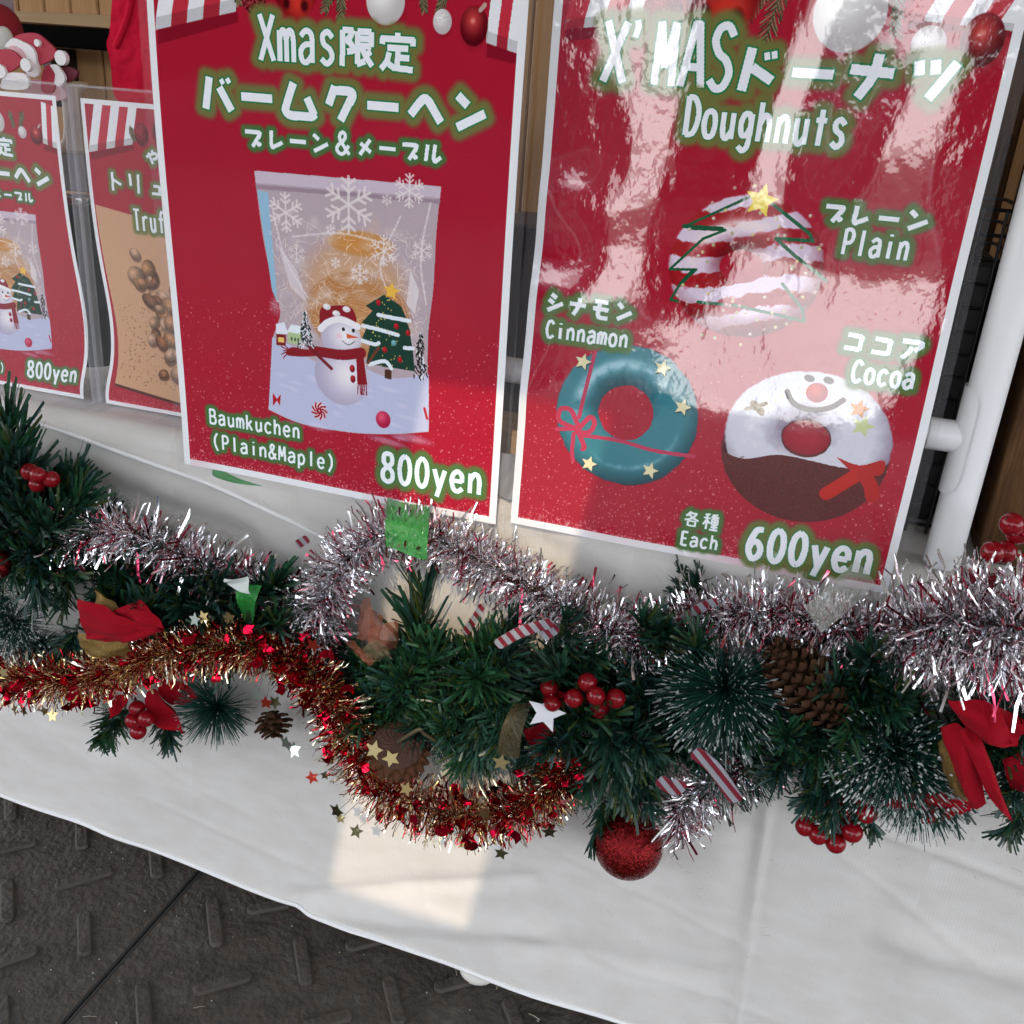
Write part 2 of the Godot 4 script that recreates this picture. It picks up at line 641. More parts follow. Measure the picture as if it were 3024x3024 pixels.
func build_setting() -> void:
	var g := Geo.new()
	var big := 150.0
	g.quad(Vector3(-big, -0.014, big), Vector3(-big, -0.014, -big), Vector3(big, -0.014, -big), Vector3(big, -0.014, big))
	structure("pavement", g.mesh(M.paving))
	# two rubber mats that meet along a slanting joint
	var j0: Vector3 = Vector3(-0.5339, 0, -0.0533)
	var j1: Vector3 = Vector3(-0.5407, 0, 0.2574)
	var d := (j1 - j0).normalized()
	var out := Vector3(d.z, 0, -d.x)
	if out.x > 0:
		out = -out
	var flat := Transform3D(Basis(Vector3.RIGHT, Vector3.FORWARD, Vector3.UP), Vector3(0, -0.006, 0))
	var bars := [
		[[Vector3(-0.9537, 0, -0.0999), Vector3(-0.894, 0, -0.0345)], [Vector3(-0.7848, 0, -0.078), Vector3(-0.7385, 0, -0.0214)], [Vector3(-0.632, 0, -0.0686), Vector3(-0.5857, 0, -0.0117)], [Vector3(-0.8734, 0, 0.0412), Vector3(-0.8186, 0, -0.0107)],
		[Vector3(-0.7219, 0, 0.0627), Vector3(-0.662, 0, -0.0022)], [Vector3(-0.7993, 0, 0.0763), Vector3(-0.7367, 0, 0.1445)], [Vector3(-0.6463, 0, 0.0861), Vector3(-0.589, 0, 0.155)], [Vector3(-0.7005, 0, 0.2174), Vector3(-0.6628, 0, 0.1704)], [Vector3(-0.6491, 0, 0.25), Vector3(-0.5984, 0, 0.3047)]],
		[[Vector3(-0.4832, 0, -0.0087), Vector3(-0.4217, 0, 0.0722)], [Vector3(-0.409, 0, 0.1522), Vector3(-0.3471, 0, 0.0972)], [Vector3(-0.4853, 0, 0.1629), Vector3(-0.4343, 0, 0.2261)], [Vector3(-0.3179, 0, 0.0112), Vector3(-0.2644, 0, 0.0869)],
		[Vector3(-0.2439, 0, 0.0046), Vector3(-0.1867, 0, -0.042)], [Vector3(-0.4182, 0, -0.0057), Vector3(-0.3626, 0, -0.0441)], [Vector3(-0.1626, 0, 0.0295), Vector3(-0.114, 0, 0.0991)], [Vector3(-0.0864, 0, 0.0212), Vector3(-0.0435, 0, -0.0131)],
		[Vector3(-0.2325, 0, 0.1469), Vector3(-0.1868, 0, 0.1093)], [Vector3(0.0159, 0, 0.0081), Vector3(0.0504, 0, 0.0541)]]]
	var bm := bar_mesh(0.085, 0.021, 0.0055, M.rubber)
	var names := ["brown rubber floor mat with raised bars, lighter crumbs on it, ending at the joint", "dark rubber floor mat with raised bars, running under the table foot"]
	for s in 2:
		var o := out if s == 0 else -out
		var t := thing("rubber_mat", names[s], "floor mat", Vector3.ZERO, "rubber mats under the stall")
		var a := j0 - d * 0.9 + o * 0.0045
		var b := j1 + d * 0.4 + o * 0.0045
		var e := b + o * 1.25
		var f := a + o * 1.25
		g = Geo.new()
		g.slab(PackedVector2Array([Vector2(a.x, -a.z), Vector2(b.x, -b.z), Vector2(e.x, -e.z), Vector2(f.x, -f.z)]), 0.012, flat)
		part("sheet", g.mesh(M.rubber), t)
		# rolled edge along the joint
		g = Geo.new()
		g.tube([a + Vector3(0, -0.003, 0), b + Vector3(0, -0.003, 0)], [0.0038], 10)
		part("edge", g.mesh(M.rubber_edge), t)
		for q in bars[s]:
			var c: Vector3 = (q[0] + q[1]) / 2
			var ax: Vector3 = q[1] - q[0]
			var l := ax.length()
			ax = ax.normalized()
			part("raised_bar", bm, t, Transform3D(Basis(ax * clampf(l / 0.085, 0.8, 1.25), Vector3.UP, ax.cross(Vector3.UP)), Vector3(c.x, 0.0, c.z)))
	# unseen canopy, added to shade the stall; its slit shapes the sun strip
	var cn := thing("unseen_canopy", "unseen off-white fabric canopy on thin white poles, added to shade the stall, with a sun slit", "canopy")
	var top := 2.5
	var pan := [[Vector3(-3.5, top, -1.2), Vector3(3.5, top, 1.885)], [Vector3(-3.5, top + 0.01, 1.875), Vector3(0.111, top + 0.01, 3.4)], [Vector3(0.328, top + 0.01, 1.875), Vector3(3.5, top + 0.01, 3.4)], [Vector3(-0.2, top + 0.02, 2.84), Vector3(0.6, top + 0.02, 3.4)]]
	for p in pan:
		g = Geo.new()
		g.box(p[0], p[1] + Vector3(0, 0.006, 0))
		part("roof_sheet", g.mesh(M.canopy), cn)
	for x in [-3.4, 3.4]:
		for z in [-1.1, 3.3]:
			g = Geo.new()
			g.tube([Vector3(x, -0.014, z), Vector3(x, top, z)], [0.02], 10)
			part("pole", g.mesh(M.pipe), cn)

# unseen tents and banner, added behind the camera to shape the poster glare
func build_reflection_blockers() -> void:
	var specs := [["added dark blue tent behind the camera, darkening the poster reflection", Vector3(-4.05, 0, 8.2), 4.6, M.tent_blue], ["added dark green tent behind the camera, darkening the poster reflection", Vector3(2.9, 0, 8.2), 5.1, M.tent_green]]
	for s in specs:
		var t := thing("added_tent", s[0], "tent", s[1], "tents added behind the camera for the poster reflection")
		var w: float = s[2] / 2
		var g := Geo.new()
		var k := [g.vert(Vector3(-w, 2.3, -1.5)), g.vert(Vector3(w, 2.3, -1.5)), g.vert(Vector3(w, 2.3, 1.5)), g.vert(Vector3(-w, 2.3, 1.5)), g.vert(Vector3(0, 3.3, 0))]
		for j in 4:
			g.tri(k[j], k[(j + 1) % 4], k[4])
		part("roof", g.mesh(s[3]), t)
		for e in [[Vector3(-w, -0.014, -1.5), Vector3(w, 1.0, -1.47)], [Vector3(-w, -0.014, 1.47), Vector3(w, 2.3, 1.5)], [Vector3(-w, -0.014, -1.47), Vector3(-w + 0.03, 2.3, 1.47)], [Vector3(w - 0.03, -0.014, -1.47), Vector3(w, 2.3, 1.47)], [Vector3(-w, 1.95, -1.53), Vector3(w, 2.3, -1.505)]]:
			g = Geo.new()
			g.box(e[0], e[1])
			part("side_wall", g.mesh(s[3]), t)
		for x in [-w, w]:
			g = Geo.new()
			g.tube([Vector3(x, -0.014, -1.56), Vector3(x, 2.3, -1.56)], [0.025], 10)
			part("pole", g.mesh(M.pipe), t)
	var b := thing("added_banner", "added tall dark banner on a pole, blocking part of the poster reflection", "banner", Vector3(-1.3, 0, 7.6))  # added dark blocker in the bright gap between the tents
	var g2 := Geo.new()
	g2.box(Vector3(-0.3, 0.25, -0.004), Vector3(0.28, 2.3, 0.004))
	part("banner", g2.mesh(M.tent_blue), b)
	g2 = Geo.new()
	g2.tube([Vector3(-0.31, -0.014, 0), Vector3(-0.31, 2.4, 0)], [0.012], 8)
	part("pole", g2.mesh(M.pipe), b)

func drape_z(x: float, y: float) -> float:
	var p := Vector2(x, y)
	var z := -0.006
	var s0: Vector2 = xy(Vector3(-0.7266, 0.7572, 0))
	var s1: Vector2 = xy(Vector3(-0.508, 0.7333, 0))
	var s2: Vector2 = xy(Vector3(-0.3377, 0.6929, 0))
	var s3: Vector2 = xy(Vector3(-0.2111, 0.665, 0))
	# the welt and the soft folds that run beside it
	z += ridge(p, xy(Vector3(-0.7374, 0.6875, 0)), xy(Vector3(-0.403, 0.644, 0)), 0.025, -0.015)
	z += ridge(p, xy(Vector3(-0.5936, 0.6549, 0)), xy(Vector3(-0.3546, 0.6102, 0)), 0.016, 0.009)
	z += ridge(p, xy(Vector3(-0.5477, 0.6342, 0)), xy(Vector3(-0.3654, 0.5829, 0)), 0.012, -0.011)
	z += ridge(p, s0 + Vector2(0, 0.012), s2 + Vector2(0, 0.012), 0.012, 0.004)
	z += ridge(p, xy(Vector3(0.0036, 0.7191, 0)), xy(Vector3(0.0883, 0.6847, 0)), 0.02, -0.006)
	z += ridge(p, xy(Vector3(0.1132, 0.742, 0)), xy(Vector3(0.1049, 0.6796, 0)), 0.015, 0.004)
	# lower front
	z += ridge(p, xy(Vector3(0.3087, 0.441, 0)), xy(Vector3(0.3283, 0.0725, 0)), 0.006, 0.006)
	z += ridge(p, xy(Vector3(0.3034, 0.3876, 0)), xy(Vector3(0.3113, 0.0651, 0)), 0.022, -0.007)
	z += ridge(p, xy(Vector3(0.4152, 0.4452, 0)), xy(Vector3(0.6056, 0.4155, 0)), 0.006, 0.0035)
	z += ridge(p, xy(Vector3(0.4854, 0.2917, 0)), xy(Vector3(0.6383, 0.2868, 0)), 0.025, 0.008)
	z += ridge(p, xy(Vector3(-0.3251, 0.0669, 0)), xy(Vector3(0.0263, 0.2248, 0)), 0.014, -0.006)
	z += ridge(p, xy(Vector3(-0.2969, 0.0504, 0)), xy(Vector3(0.0529, 0.1368, 0)), 0.02, 0.008)
	z += ridge(p, xy(Vector3(0.0057, 0.1059, 0)), xy(Vector3(0.2862, 0.1424, 0)), 0.02, -0.004)
	z += ridge(p, xy(Vector3(-0.6646, 0.1646, 0)), xy(Vector3(-0.6564, 0.0667, 0)), 0.05, 0.006)
	z += ridge(p, xy(Vector3(0.2194, 0.236, 0)), xy(Vector3(0.2585, 0.0484, 0)), 0.03, -0.004)
	z += ridge(p, xy(Vector3(0.4553, 0.3978, 0)), xy(Vector3(0.4833, 0.1465, 0)), 0.03, -0.005)
	z += ridge(p, xy(Vector3(-0.8065, 0.2389, 0)), xy(Vector3(-0.5047, 0.1952, 0)), 0.03, 0.004)
	# sharp set-in creases of the folded cloth
	z += ridge(p, Vector2(-0.75, 0.3), Vector2(-0.4, 0.19), 0.006, 0.0014) + ridge(p, Vector2(-0.2, 0.33), Vector2(-0.12, 0.12), 0.006, 0.0013)
	z += ridge(p, Vector2(0.02, 0.3), Vector2(0.34, 0.2), 0.006, 0.0013) + ridge(p, Vector2(0.12, 0.12), Vector2(0.5, 0.09), 0.007, 0.0015)
	z += ridge(p, Vector2(0.36, 0.42), Vector2(0.6, 0.28), 0.006, 0.0014) + ridge(p, Vector2(-0.6, 0.17), Vector2(-0.3, 0.12), 0.007, 0.0014)
	z += 0.0035 * sin(x * 9.0 + 1.3) * sin(y * 7.0 + x * 3.0) + 0.0012 * sin(x * 31.0 + y * 17.0)
	z += 0.010 * smoothstep(0.16, 0.03, y) * (0.5 + 0.5 * sin(x * 6.0 + 2.2))
	return z

func hem_y(x: float) -> float:
	var k := [Vector2(-1.4, 0.11), Vector2(-0.87, 0.088), Vector2(-0.49, 0.061), Vector2(-0.257, 0.049), Vector2(-0.036, 0.031), Vector2(0.188, 0.021), Vector2(1.2, 0.016)]
	for j in k.size() - 1:
		if x <= k[j + 1].x:
			return lerpf(k[j].y, k[j + 1].y, (x - k[j].x) / (k[j + 1].x - k[j].x))
	return 0.016

func build_table() -> void:
	var t := thing("stall_table", "low stall table under the white cloth, its round white foot showing below the hem", "table")
	var g := Geo.new()
	g.box(Vector3(-1.35, 0.742, -0.64), Vector3(0.95, 0.764, -0.035), 0.003)
	part("tabletop", g.mesh(M.white_plastic), t)
	for p in [Vector2(-0.041, -0.028), Vector2(-1.25, -0.07), Vector2(-0.041, -0.58), Vector2(-1.25, -0.58), Vector2(0.88, -0.07), Vector2(0.88, -0.58)]:
		g = Geo.new()
		g.tube([Vector3(p.x, 0.02, p.y), Vector3(p.x, 0.742, p.y)], [0.014], 12)
		var leg := part("leg", g.mesh(M.pipe), t)
		g = Geo.new()
		g.lathe([Vector2(0.0, 0.0), Vector2(0.024, 0.0), Vector2(0.029, 0.004), Vector2(0.029, 0.012), Vector2(0.022, 0.026), Vector2(0.0145, 0.034)], 22, Transform3D(Basis.IDENTITY, Vector3(p.x, 0.0, p.y)))
		part("foot_cap", g.mesh(M.white_plastic), leg)
	var c := thing("tablecloth", "white woven tablecloth hanging over the front of the stall table", "tablecloth")
	g = Geo.new()
	var fx := func(u): return lerpf(-1.4, 1.0, u)
	g.grid(460, 200, func(u, v):
		var x: float = fx.call(u)
		var r := 0.026
		var zf := -0.006
		if v < 0.1:
			return Vector3(x, 0.7725 + 0.0009 * sin(x * 40.0), lerpf(-0.66, zf - r, v / 0.1))
		if v < 0.2:
			var a: float = (v - 0.1) / 0.1 * PI / 2
			return Vector3(x, 0.7725 - r + r * cos(a) + 0.0009 * sin(x * 40.0), lerpf(zf, drape_z(x, 0.7725 - r), (v - 0.1) / 0.1) - r + r * sin(a))
		var y: float = lerpf(0.7725 - r, hem_y(x), (v - 0.2) / 0.8)
		return Vector3(x, y, drape_z(x, y)))
	part("drape", g.mesh(M.cloth), c)
	# turned hem along the bottom edge
	g = Geo.new()
	g.grid(300, 8, func(u, v):
		var x: float = fx.call(u)
		var y := hem_y(x)
		var a: float = v * TAU
		var puff := 0.0042 + 0.003 * exp(-pow((x + 0.235) / 0.035, 2)) + 0.0012 * sin(x * 23.0)
		return Vector3(x, y + 0.0036 * sin(a) - 0.001, drape_z(x, y) + 0.001 + puff * cos(a)))
	part("hem", g.mesh(M.hem), c)
	# welt seam
	g = Geo.new()
	var pts := []
	for p in spline([Vector3(-0.7424, 0.7618, 0), Vector3(-0.6785, 0.7519, 0), Vector3(-0.5847, 0.7386, 0), Vector3(-0.5085, 0.7272, 0), Vector3(-0.4293, 0.7141, 0), Vector3(-0.3377, 0.6915, 0), Vector3(-0.2762, 0.6739, 0), Vector3(-0.1882, 0.6605, 0)], 12):
		pts.append(Vector3(p.x, p.y, drape_z(p.x, p.y) + 0.0004))
	g.tube(pts, [0.003], 8)
	part("welt", g.mesh(M.hem), c)

func poly_slab(pts: Array, thick: float, m: Material) -> ArrayMesh:
	var g := Geo.new()
	var q := PackedVector2Array()
	var z: float = pts[0].z
	for p in spline(pts + [pts[0]], 4):
		q.append(Vector2(p.x, p.y))
	q.remove_at(q.size() - 1)
	g.slab(q, thick, Transform3D(Basis.IDENTITY, Vector3(0, 0, z)))
	return g.mesh(m)

func disc(at: Vector3, r: float, thick: float, m: Material) -> ArrayMesh:
	var q := PackedVector2Array()
	for k in 24:
		q.append(Vector2(cos(TAU * k / 24), sin(TAU * k / 24)) * r)
	var g := Geo.new()
	g.slab(q, thick, Transform3D(Basis.IDENTITY, at))
	return g.mesh(m)

func build_background() -> void:
	var g := Geo.new()
	# back wall of upright boards
	var w := thing("plank_wall", "warm brown wooden wall of upright boards behind the stall", "wall", Vector3(0, 0, -0.7))
	g.box(Vector3(-0.0292, 0.0, -0.02), Vector3(0.0292, 2.4, 0.0), 0.003)
	for k in range(0, g.uv.size()):
		g.uv[k] = Vector2(g.v[k].x / 0.12 + 0.5, g.v[k].y / 0.6)
	var pm := g.mesh(M.wood_warm)
	for k in 52:
		part("plank", pm, w, Transform3D(Basis.IDENTITY, Vector3(-2.15 + k * 0.06, -0.012 + 0.013 * (k % 5), 0.0008 * (k % 3))))
	g = Geo.new()
	g.box(Vector3(-2.2, -0.014, -0.05), Vector3(1.0, 2.42, -0.022))
	part("backing", g.mesh(M.wood_dark), w)
	# shelf with a thick black front
	var s := thing("wall_shelf", "light wooden shelf board with a thick black front edge on the plank wall", "shelf")
	g = Geo.new()
	var a: Vector3 = Vector3(-1.1972, 1.2568, -0.6)
	g.quad(a + Vector3(-0.5, 0.006, 0), a + Vector3(-0.5, 0.02, -0.095), a + Vector3(0.52, 0.03, -0.095), a + Vector3(0.52, 0.0, 0))
	part("board", g.mesh(M.wood_shelf), s)
	g = Geo.new()
	g.box(Vector3(a.x - 0.02, 1.222, -0.63), Vector3(a.x + 0.55, 1.257, -0.598), 0.004)
	part("front_edge", g.mesh(M.black_edge), s)
	for x in [a.x + 0.02, a.x + 0.5]:
		g = Geo.new()
		g.box(Vector3(x, 1.12, -0.70), Vector3(x + 0.02, 1.222, -0.63), 0.002)
		part("bracket", g.mesh(M.black), s)
	# red felt stocking
	var f := thing("felt_stocking", "bright red felt stocking hanging behind the baumkuchen poster", "stocking")
	var fp := [Vector3(-0.6267, 1.2972, -0.14), Vector3(-0.6337, 1.2636, -0.14), Vector3(-0.6395, 1.2368, -0.14), Vector3(-0.6447, 1.2251, -0.14), Vector3(-0.6412, 1.202, -0.14), Vector3(-0.6382, 1.1627, -0.14), Vector3(-0.6033, 1.1571, -0.14), Vector3(-0.553, 1.1645, -0.14), Vector3(-0.5472, 1.2416, -0.14), Vector3(-0.5522, 1.3001, -0.14)]
	part("body", poly_slab(fp, 0.012, M.felt_bright), f)
	g = Geo.new()
	g.tube(spline([Vector3(-0.5979, 1.2975, -0.132), Vector3(-0.6073, 1.2604, -0.132), Vector3(-0.6309, 1.2215, -0.132)], 8), [0.004], 8)
	part("fold", g.mesh(M.felt_bright), f)
	g = Geo.new()
	g.tube([Vector3(-0.5856, 1.2988, -0.14), Vector3(-0.5787, 1.3489, -0.14)], [0.002], 6)
	part("loop", g.mesh(M.felt), f)
	# foam cut-outs above the small sheet
	var big := thing("foam_ornament", "large red and white foam cut-out with a round white pompom, above the small menu stand", "ornament", Vector3.ZERO, "foam cut-outs on the table")
	part("cap", poly_slab([Vector3(-0.7556, 1.2232, -0.1), Vector3(-0.7425, 1.2285, -0.1), Vector3(-0.7285, 1.2307, -0.1), Vector3(-0.717, 1.2302, -0.1), Vector3(-0.7067, 1.2243, -0.1), Vector3(-0.6918, 1.2122, -0.1), Vector3(-0.6992, 1.2022, -0.1), Vector3(-0.72, 1.1948, -0.1), Vector3(-0.7314, 1.1973, -0.1), Vector3(-0.7369, 1.215, -0.1)], 0.004, M.foam_red), big)
	part("trim", poly_slab([Vector3(-0.7645, 1.2132, -0.095), Vector3(-0.7567, 1.2198, -0.095), Vector3(-0.749, 1.2232, -0.095), Vector3(-0.7358, 1.2201, -0.095), Vector3(-0.7243, 1.2154, -0.095), Vector3(-0.7185, 1.207, -0.095), Vector3(-0.7186, 1.1993, -0.095), Vector3(-0.7163, 1.1906, -0.095), Vector3(-0.7201, 1.1819, -0.095), Vector3(-0.7295, 1.1805, -0.095), Vector3(-0.7368, 1.1863, -0.095), Vector3(-0.7348, 1.1999, -0.095), Vector3(-0.7423, 1.201, -0.095), Vector3(-0.7533, 1.2092, -0.095)], 0.004, M.foam_white), big)
	part("band", poly_slab([Vector3(-0.7585, 1.2115, -0.0915), Vector3(-0.7487, 1.2147, -0.0915), Vector3(-0.7381, 1.2107, -0.0915), Vector3(-0.7323, 1.2022, -0.0915), Vector3(-0.7389, 1.2026, -0.0915), Vector3(-0.7486, 1.2089, -0.0915)], 0.003, M.foam_pink), big)
	part("pompom", disc(Vector3(-0.6785, 1.2049, -0.092), 0.0085, 0.006, M.foam_white), big)
	part("cap_dot", disc(Vector3(-0.7155, 1.2198, -0.096), 0.0042, 0.004, M.foam_white), big)
	part("body", poly_slab([Vector3(-0.7222, 1.1813, -0.105), Vector3(-0.7143, 1.1938, -0.105), Vector3(-0.7043, 1.196, -0.105), Vector3(-0.7007, 1.1857, -0.105), Vector3(-0.7065, 1.1654, -0.105), Vector3(-0.7236, 1.1643, -0.105)], 0.004, M.foam_red), big)
	part("stripe", poly_slab([Vector3(-0.7031, 1.1958, -0.1), Vector3(-0.6929, 1.1964, -0.1), Vector3(-0.6834, 1.1851, -0.1), Vector3(-0.6844, 1.1773, -0.1), Vector3(-0.6921, 1.1721, -0.1), Vector3(-0.6988, 1.1752, -0.1), Vector3(-0.6964, 1.1858, -0.1)], 0.004, M.foam_white), big)
	part("wing", poly_slab([Vector3(-0.6947, 1.1937, -0.11), Vector3(-0.6829, 1.1952, -0.11), Vector3(-0.6713, 1.1908, -0.11), Vector3(-0.6764, 1.1828, -0.11), Vector3(-0.6887, 1.1773, -0.11), Vector3(-0.693, 1.1833, -0.11)], 0.004, M.foam_dark), big)
	part("base", poly_slab([Vector3(-0.7518, 1.1744, -0.108), Vector3(-0.7279, 1.1779, -0.108), Vector3(-0.6977, 1.1739, -0.108), Vector3(-0.6905, 1.1586, -0.108), Vector3(-0.7316, 1.1519, -0.108), Vector3(-0.7548, 1.1543, -0.108)], 0.004, M.foam_pink), big)
	var small := thing("foam_ornament", "smaller red and white foam cut-out tucked in front of the larger one", "ornament", Vector3.ZERO, "foam cut-outs on the table")
	part("cap", poly_slab([Vector3(-0.7725, 1.2073, -0.086), Vector3(-0.7531, 1.2103, -0.086), Vector3(-0.7414, 1.2068, -0.086), Vector3(-0.7339, 1.1995, -0.086), Vector3(-0.7381, 1.192, -0.086), Vector3(-0.7552, 1.184, -0.086), Vector3(-0.7624, 1.1875, -0.086), Vector3(-0.7752, 1.1917, -0.086)], 0.004, M.foam_red), small)
	part("trim", poly_slab([Vector3(-0.771, 1.1941, -0.082), Vector3(-0.7583, 1.1903, -0.082), Vector3(-0.7556, 1.1815, -0.082), Vector3(-0.7615, 1.1769, -0.082), Vector3(-0.7738, 1.1777, -0.082)], 0.004, M.foam_white), small)
	part("pompom", disc(Vector3(-0.7213, 1.1939, -0.08), 0.0076, 0.006, M.foam_white), small)
	part("body", poly_slab([Vector3(-0.765, 1.1729, -0.084), Vector3(-0.7559, 1.1816, -0.084), Vector3(-0.7431, 1.1843, -0.084), Vector3(-0.7266, 1.1822, -0.084), Vector3(-0.7269, 1.1667, -0.084), Vector3(-0.7654, 1.1642, -0.084)], 0.004, M.foam_white), small)
	# plush toy and bag at the edge
	var pl := thing("plush_toy", "dark red plush toy with a white trim beside the wall shelf", "toy")
	g = Geo.new()
	g.ball(0.03, Transform3D(Basis.from_scale(Vector3(1.1, 1.2, 1)), Vector3(-0.9593, 1.2357, -0.3)))
	part("hat", g.mesh(M.plush_red), pl)
	g = Geo.new()
	g.ball(0.013, Transform3D(Basis.from_scale(Vector3(0.9, 1.3, 1)), Vector3(-0.9348, 1.2244, -0.28)))
	part("trim", g.mesh(M.plush_white), pl)
	g = Geo.new()
	g.box(Vector3(-1.0417, 1.2482, -0.35), Vector3(-0.9705, 1.3071, -0.35) + Vector3(0, 0, 0.04), 0.004)
	single("gift_bag", g.mesh(M.bag_grey), "greyish pink gift bag above the plush toy", "bag")
	# things standing on the table behind the stands
	var sp := thing("cream_spool", "cream coloured spool between the two acrylic menu stands", "spool")
	g = Geo.new()
	var sx := Transform3D(Basis(Vector3.FORWARD, 0.02), Vector3(-0.7047, 1.0922, -0.13))
	g.lathe([Vector2(0, 0.0), Vector2(0.021, 0.0), Vector2(0.022, 0.006), Vector2(0.014, 0.016), Vector2(0.011, 0.03), Vector2(0.011, 0.06), Vector2(0.013, 0.073), Vector2(0.022, 0.081), Vector2(0.022, 0.086), Vector2(0, 0.087)], 24, sx)
	part("core", g.mesh(M.cream), sp)
	g = Geo.new()
	g.box(Vector3(-0.74, 0.774, -0.34), Vector3(-0.58, 1.03, -0.2), 0.004)
	single("grey_box", g.mesh(M.grey_card), "plain grey cardboard box behind the cream spool", "box")
	sp.position.y -= 0.0
	g = Geo.new()
	g.box(Vector3(-0.7227, 1.0438, -0.13) + Vector3(-0.012, 0, -0.012), Vector3(-0.6952, 1.0922, -0.13) + Vector3(0.006, 0, 0.012), 0.002)
	part("stand", g.mesh(M.grey_card), sp)
	var jr := thing("black_jar", "small black jar with a silver rim between the menu stands", "jar")
	g = Geo.new()
	var ja: Vector3 = Vector3(-0.6974, 1.0121, -0.12)
	g.lathe([Vector2(0, -0.2), Vector2(0.024, -0.2), Vector2(0.025, 0.0), Vector2(0.024, 0.02), Vector2(0.0, 0.021)], 24, Transform3D(Basis.IDENTITY, ja))
	part("body", g.mesh(M.black), jr)
	g = Geo.new()
	g.lathe([Vector2(0.0243, 0.018), Vector2(0.026, 0.02), Vector2(0.026, 0.026), Vector2(0.0243, 0.028), Vector2(0, 0.029)], 24, Transform3D(Basis.IDENTITY, ja))
	part("rim", g.mesh(M.chrome), jr)
	# seen in the slot between the two posters
	g = Geo.new()
	g.box(Vector3(-0.14, 0.774, -0.3), Vector3(0.07, 1.06, -0.16), 0.003)
	single("storage_box", g.mesh(M.dark_grey), "dark grey storage box behind the gap between the two posters", "box")
	g = Geo.new()
	g.box(Vector3(-0.12, 0.774, -0.15), Vector3(0.05, 0.83, -0.075), 0.003)
	single("carton", g.mesh(M.wood_shelf), "tan carton low in the gap between the two posters", "box")
	# dark uprights of the stall frame
	var ups := [[-0.1, 0.12, "dark wooden upright seen through the gap between the two posters"], [0.36, 0.1, "dark wooden upright behind the wire basket and white pipe"]]
	for q in ups:
		var up := thing("wooden_upright", q[2], "post", Vector3(q[0], 0, -0.42), "dark uprights of the stall frame")
		for k in 2:
			g = Geo.new()
			g.box(Vector3(0, -0.012, -0.03), Vector3(q[1] / 2 - 0.001, 2.45, 0.0), 0.002)
			for e in range(0, g.uv.size()):
				g.uv[e] = Vector2(g.v[e].x / 0.09 + 0.37 * k, g.v[e].y / 0.6)
			part("board", g.mesh(M.wood_dark), up, Transform3D(Basis.IDENTITY, Vector3(k * q[1] / 2, 0, 0)))
	# dark wooden cabinet beside the pipe rack
	var cb := thing("wooden_cabinet", "dark brown wooden cabinet of upright boards beside the white pipe rack", "cabinet")
	for k in 5:
		g = Geo.new()
		g.box(Vector3(0, 0, -0.025), Vector3(0.088, 0.72, 0.0), 0.002)
		for q in range(0, g.uv.size()):
			g.uv[q] = Vector2(g.v[q].x / 0.11 + 0.13 * k, g.v[q].y / 0.5 + 0.2 * k)
		part("plank", g.mesh(M.wood_dark), cb, Transform3D(Basis.IDENTITY, Vector3(0.47 + k * 0.0905, 0.79, -0.068 - 0.002 * (k % 2))))
	g = Geo.new()
	g.box(Vector3(0.472, 0.774, -0.45), Vector3(0.93, 0.79, -0.066), 0.002)
	part("plinth", g.mesh(M.wood_dark), cb)
	g = Geo.new()
	g.box(Vector3(0.476, 0.79, -0.45), Vector3(0.92, 1.51, -0.096), 0.002)
	part("carcass", g.mesh(M.wood_dark), cb)
	# wire basket between poster and pipe
	var bk := thing("wire_basket", "black wire basket behind the right edge of the doughnut poster", "basket")
	var b0 := Vector3(0.31, 0.774, -0.3)
	var b1 := Vector3(0.445, 1.13, -0.12)
	for k in 15:
		g = Geo.new()
		var y := lerpf(b0.y + 0.01, b1.y, k / 14.0)
		g.tube([Vector3(b0.x, y, b1.z), Vector3(b1.x, y, b1.z), Vector3(b1.x, y, b0.z), Vector3(b0.x, y, b0.z), Vector3(b0.x, y, b1.z)], [0.0022], 6)
		part("wire_ring", g.mesh(M.black), bk)
	for k in 7:
		g = Geo.new()
		var x := lerpf(b0.x, b1.x, k / 6.0)
		g.tube([Vector3(x, b0.y, b1.z), Vector3(x, b1.y, b1.z)], [0.002], 6)
		part("upright", g.mesh(M.black), bk)
	g = Geo.new()
	g.box(b0 + Vector3(0.01, 0.002, 0.01), b1 - Vector3(0.01, 0.05, 0.03), 0.01)
	single("black_pouch", g.mesh(M.black), "glossy black pouch inside the wire basket", "bag")
	# white pipe rack that carries the posters
	var r := thing("pipe_rack", "white plastic pipe rack standing on the table edge, holding both posters", "rack")
	for x in [0.4325, -0.44]:
		g = Geo.new()
		var pz := -0.037
		g.lathe([Vector2(0, 0.0), Vector2(0.016, 0.0), Vector2(0.0185, 0.003), Vector2(0.0185, 0.75), Vector2(0, 0.75)], 28, Transform3D(Basis.IDENTITY, Vector3(x, 0.7735, pz)))
		part("post", g.mesh(M.pipe), r)
		g = Geo.new()
		var jy := 0.915
		# half-shell clamp on the inner side, with rounded ends
		var inn := PI if x > 0 else 0.0
		for lay in [0.0187, 0.0212]:
			g.grid(18, 24, func(u, v):
				var ang: float = inn + (u - 0.5) * 2.5 * sqrt(1.0 - 0.75 * pow(absf(2.0 * v - 1.0), 8.0))
				return Vector3(x + cos(ang) * lay, jy - 0.058 + 0.112 * v, pz + sin(ang) * lay))
		var jn := part("pipe_joint", g.mesh(M.pipe), r)
		g = Geo.new()
		g.tube([Vector3(x, jy, pz), Vector3(x - signf(x) * 0.045, jy, pz)], [0.0165], 24)
		part("socket", g.mesh(M.pipe), jn)
	g = Geo.new()
	g.tube([Vector3(-0.4, 0.915, -0.037), Vector3(0.39, 0.915, -0.037)], [0.0145], 20)
	part("crossbar", g.mesh(M.pipe), r)

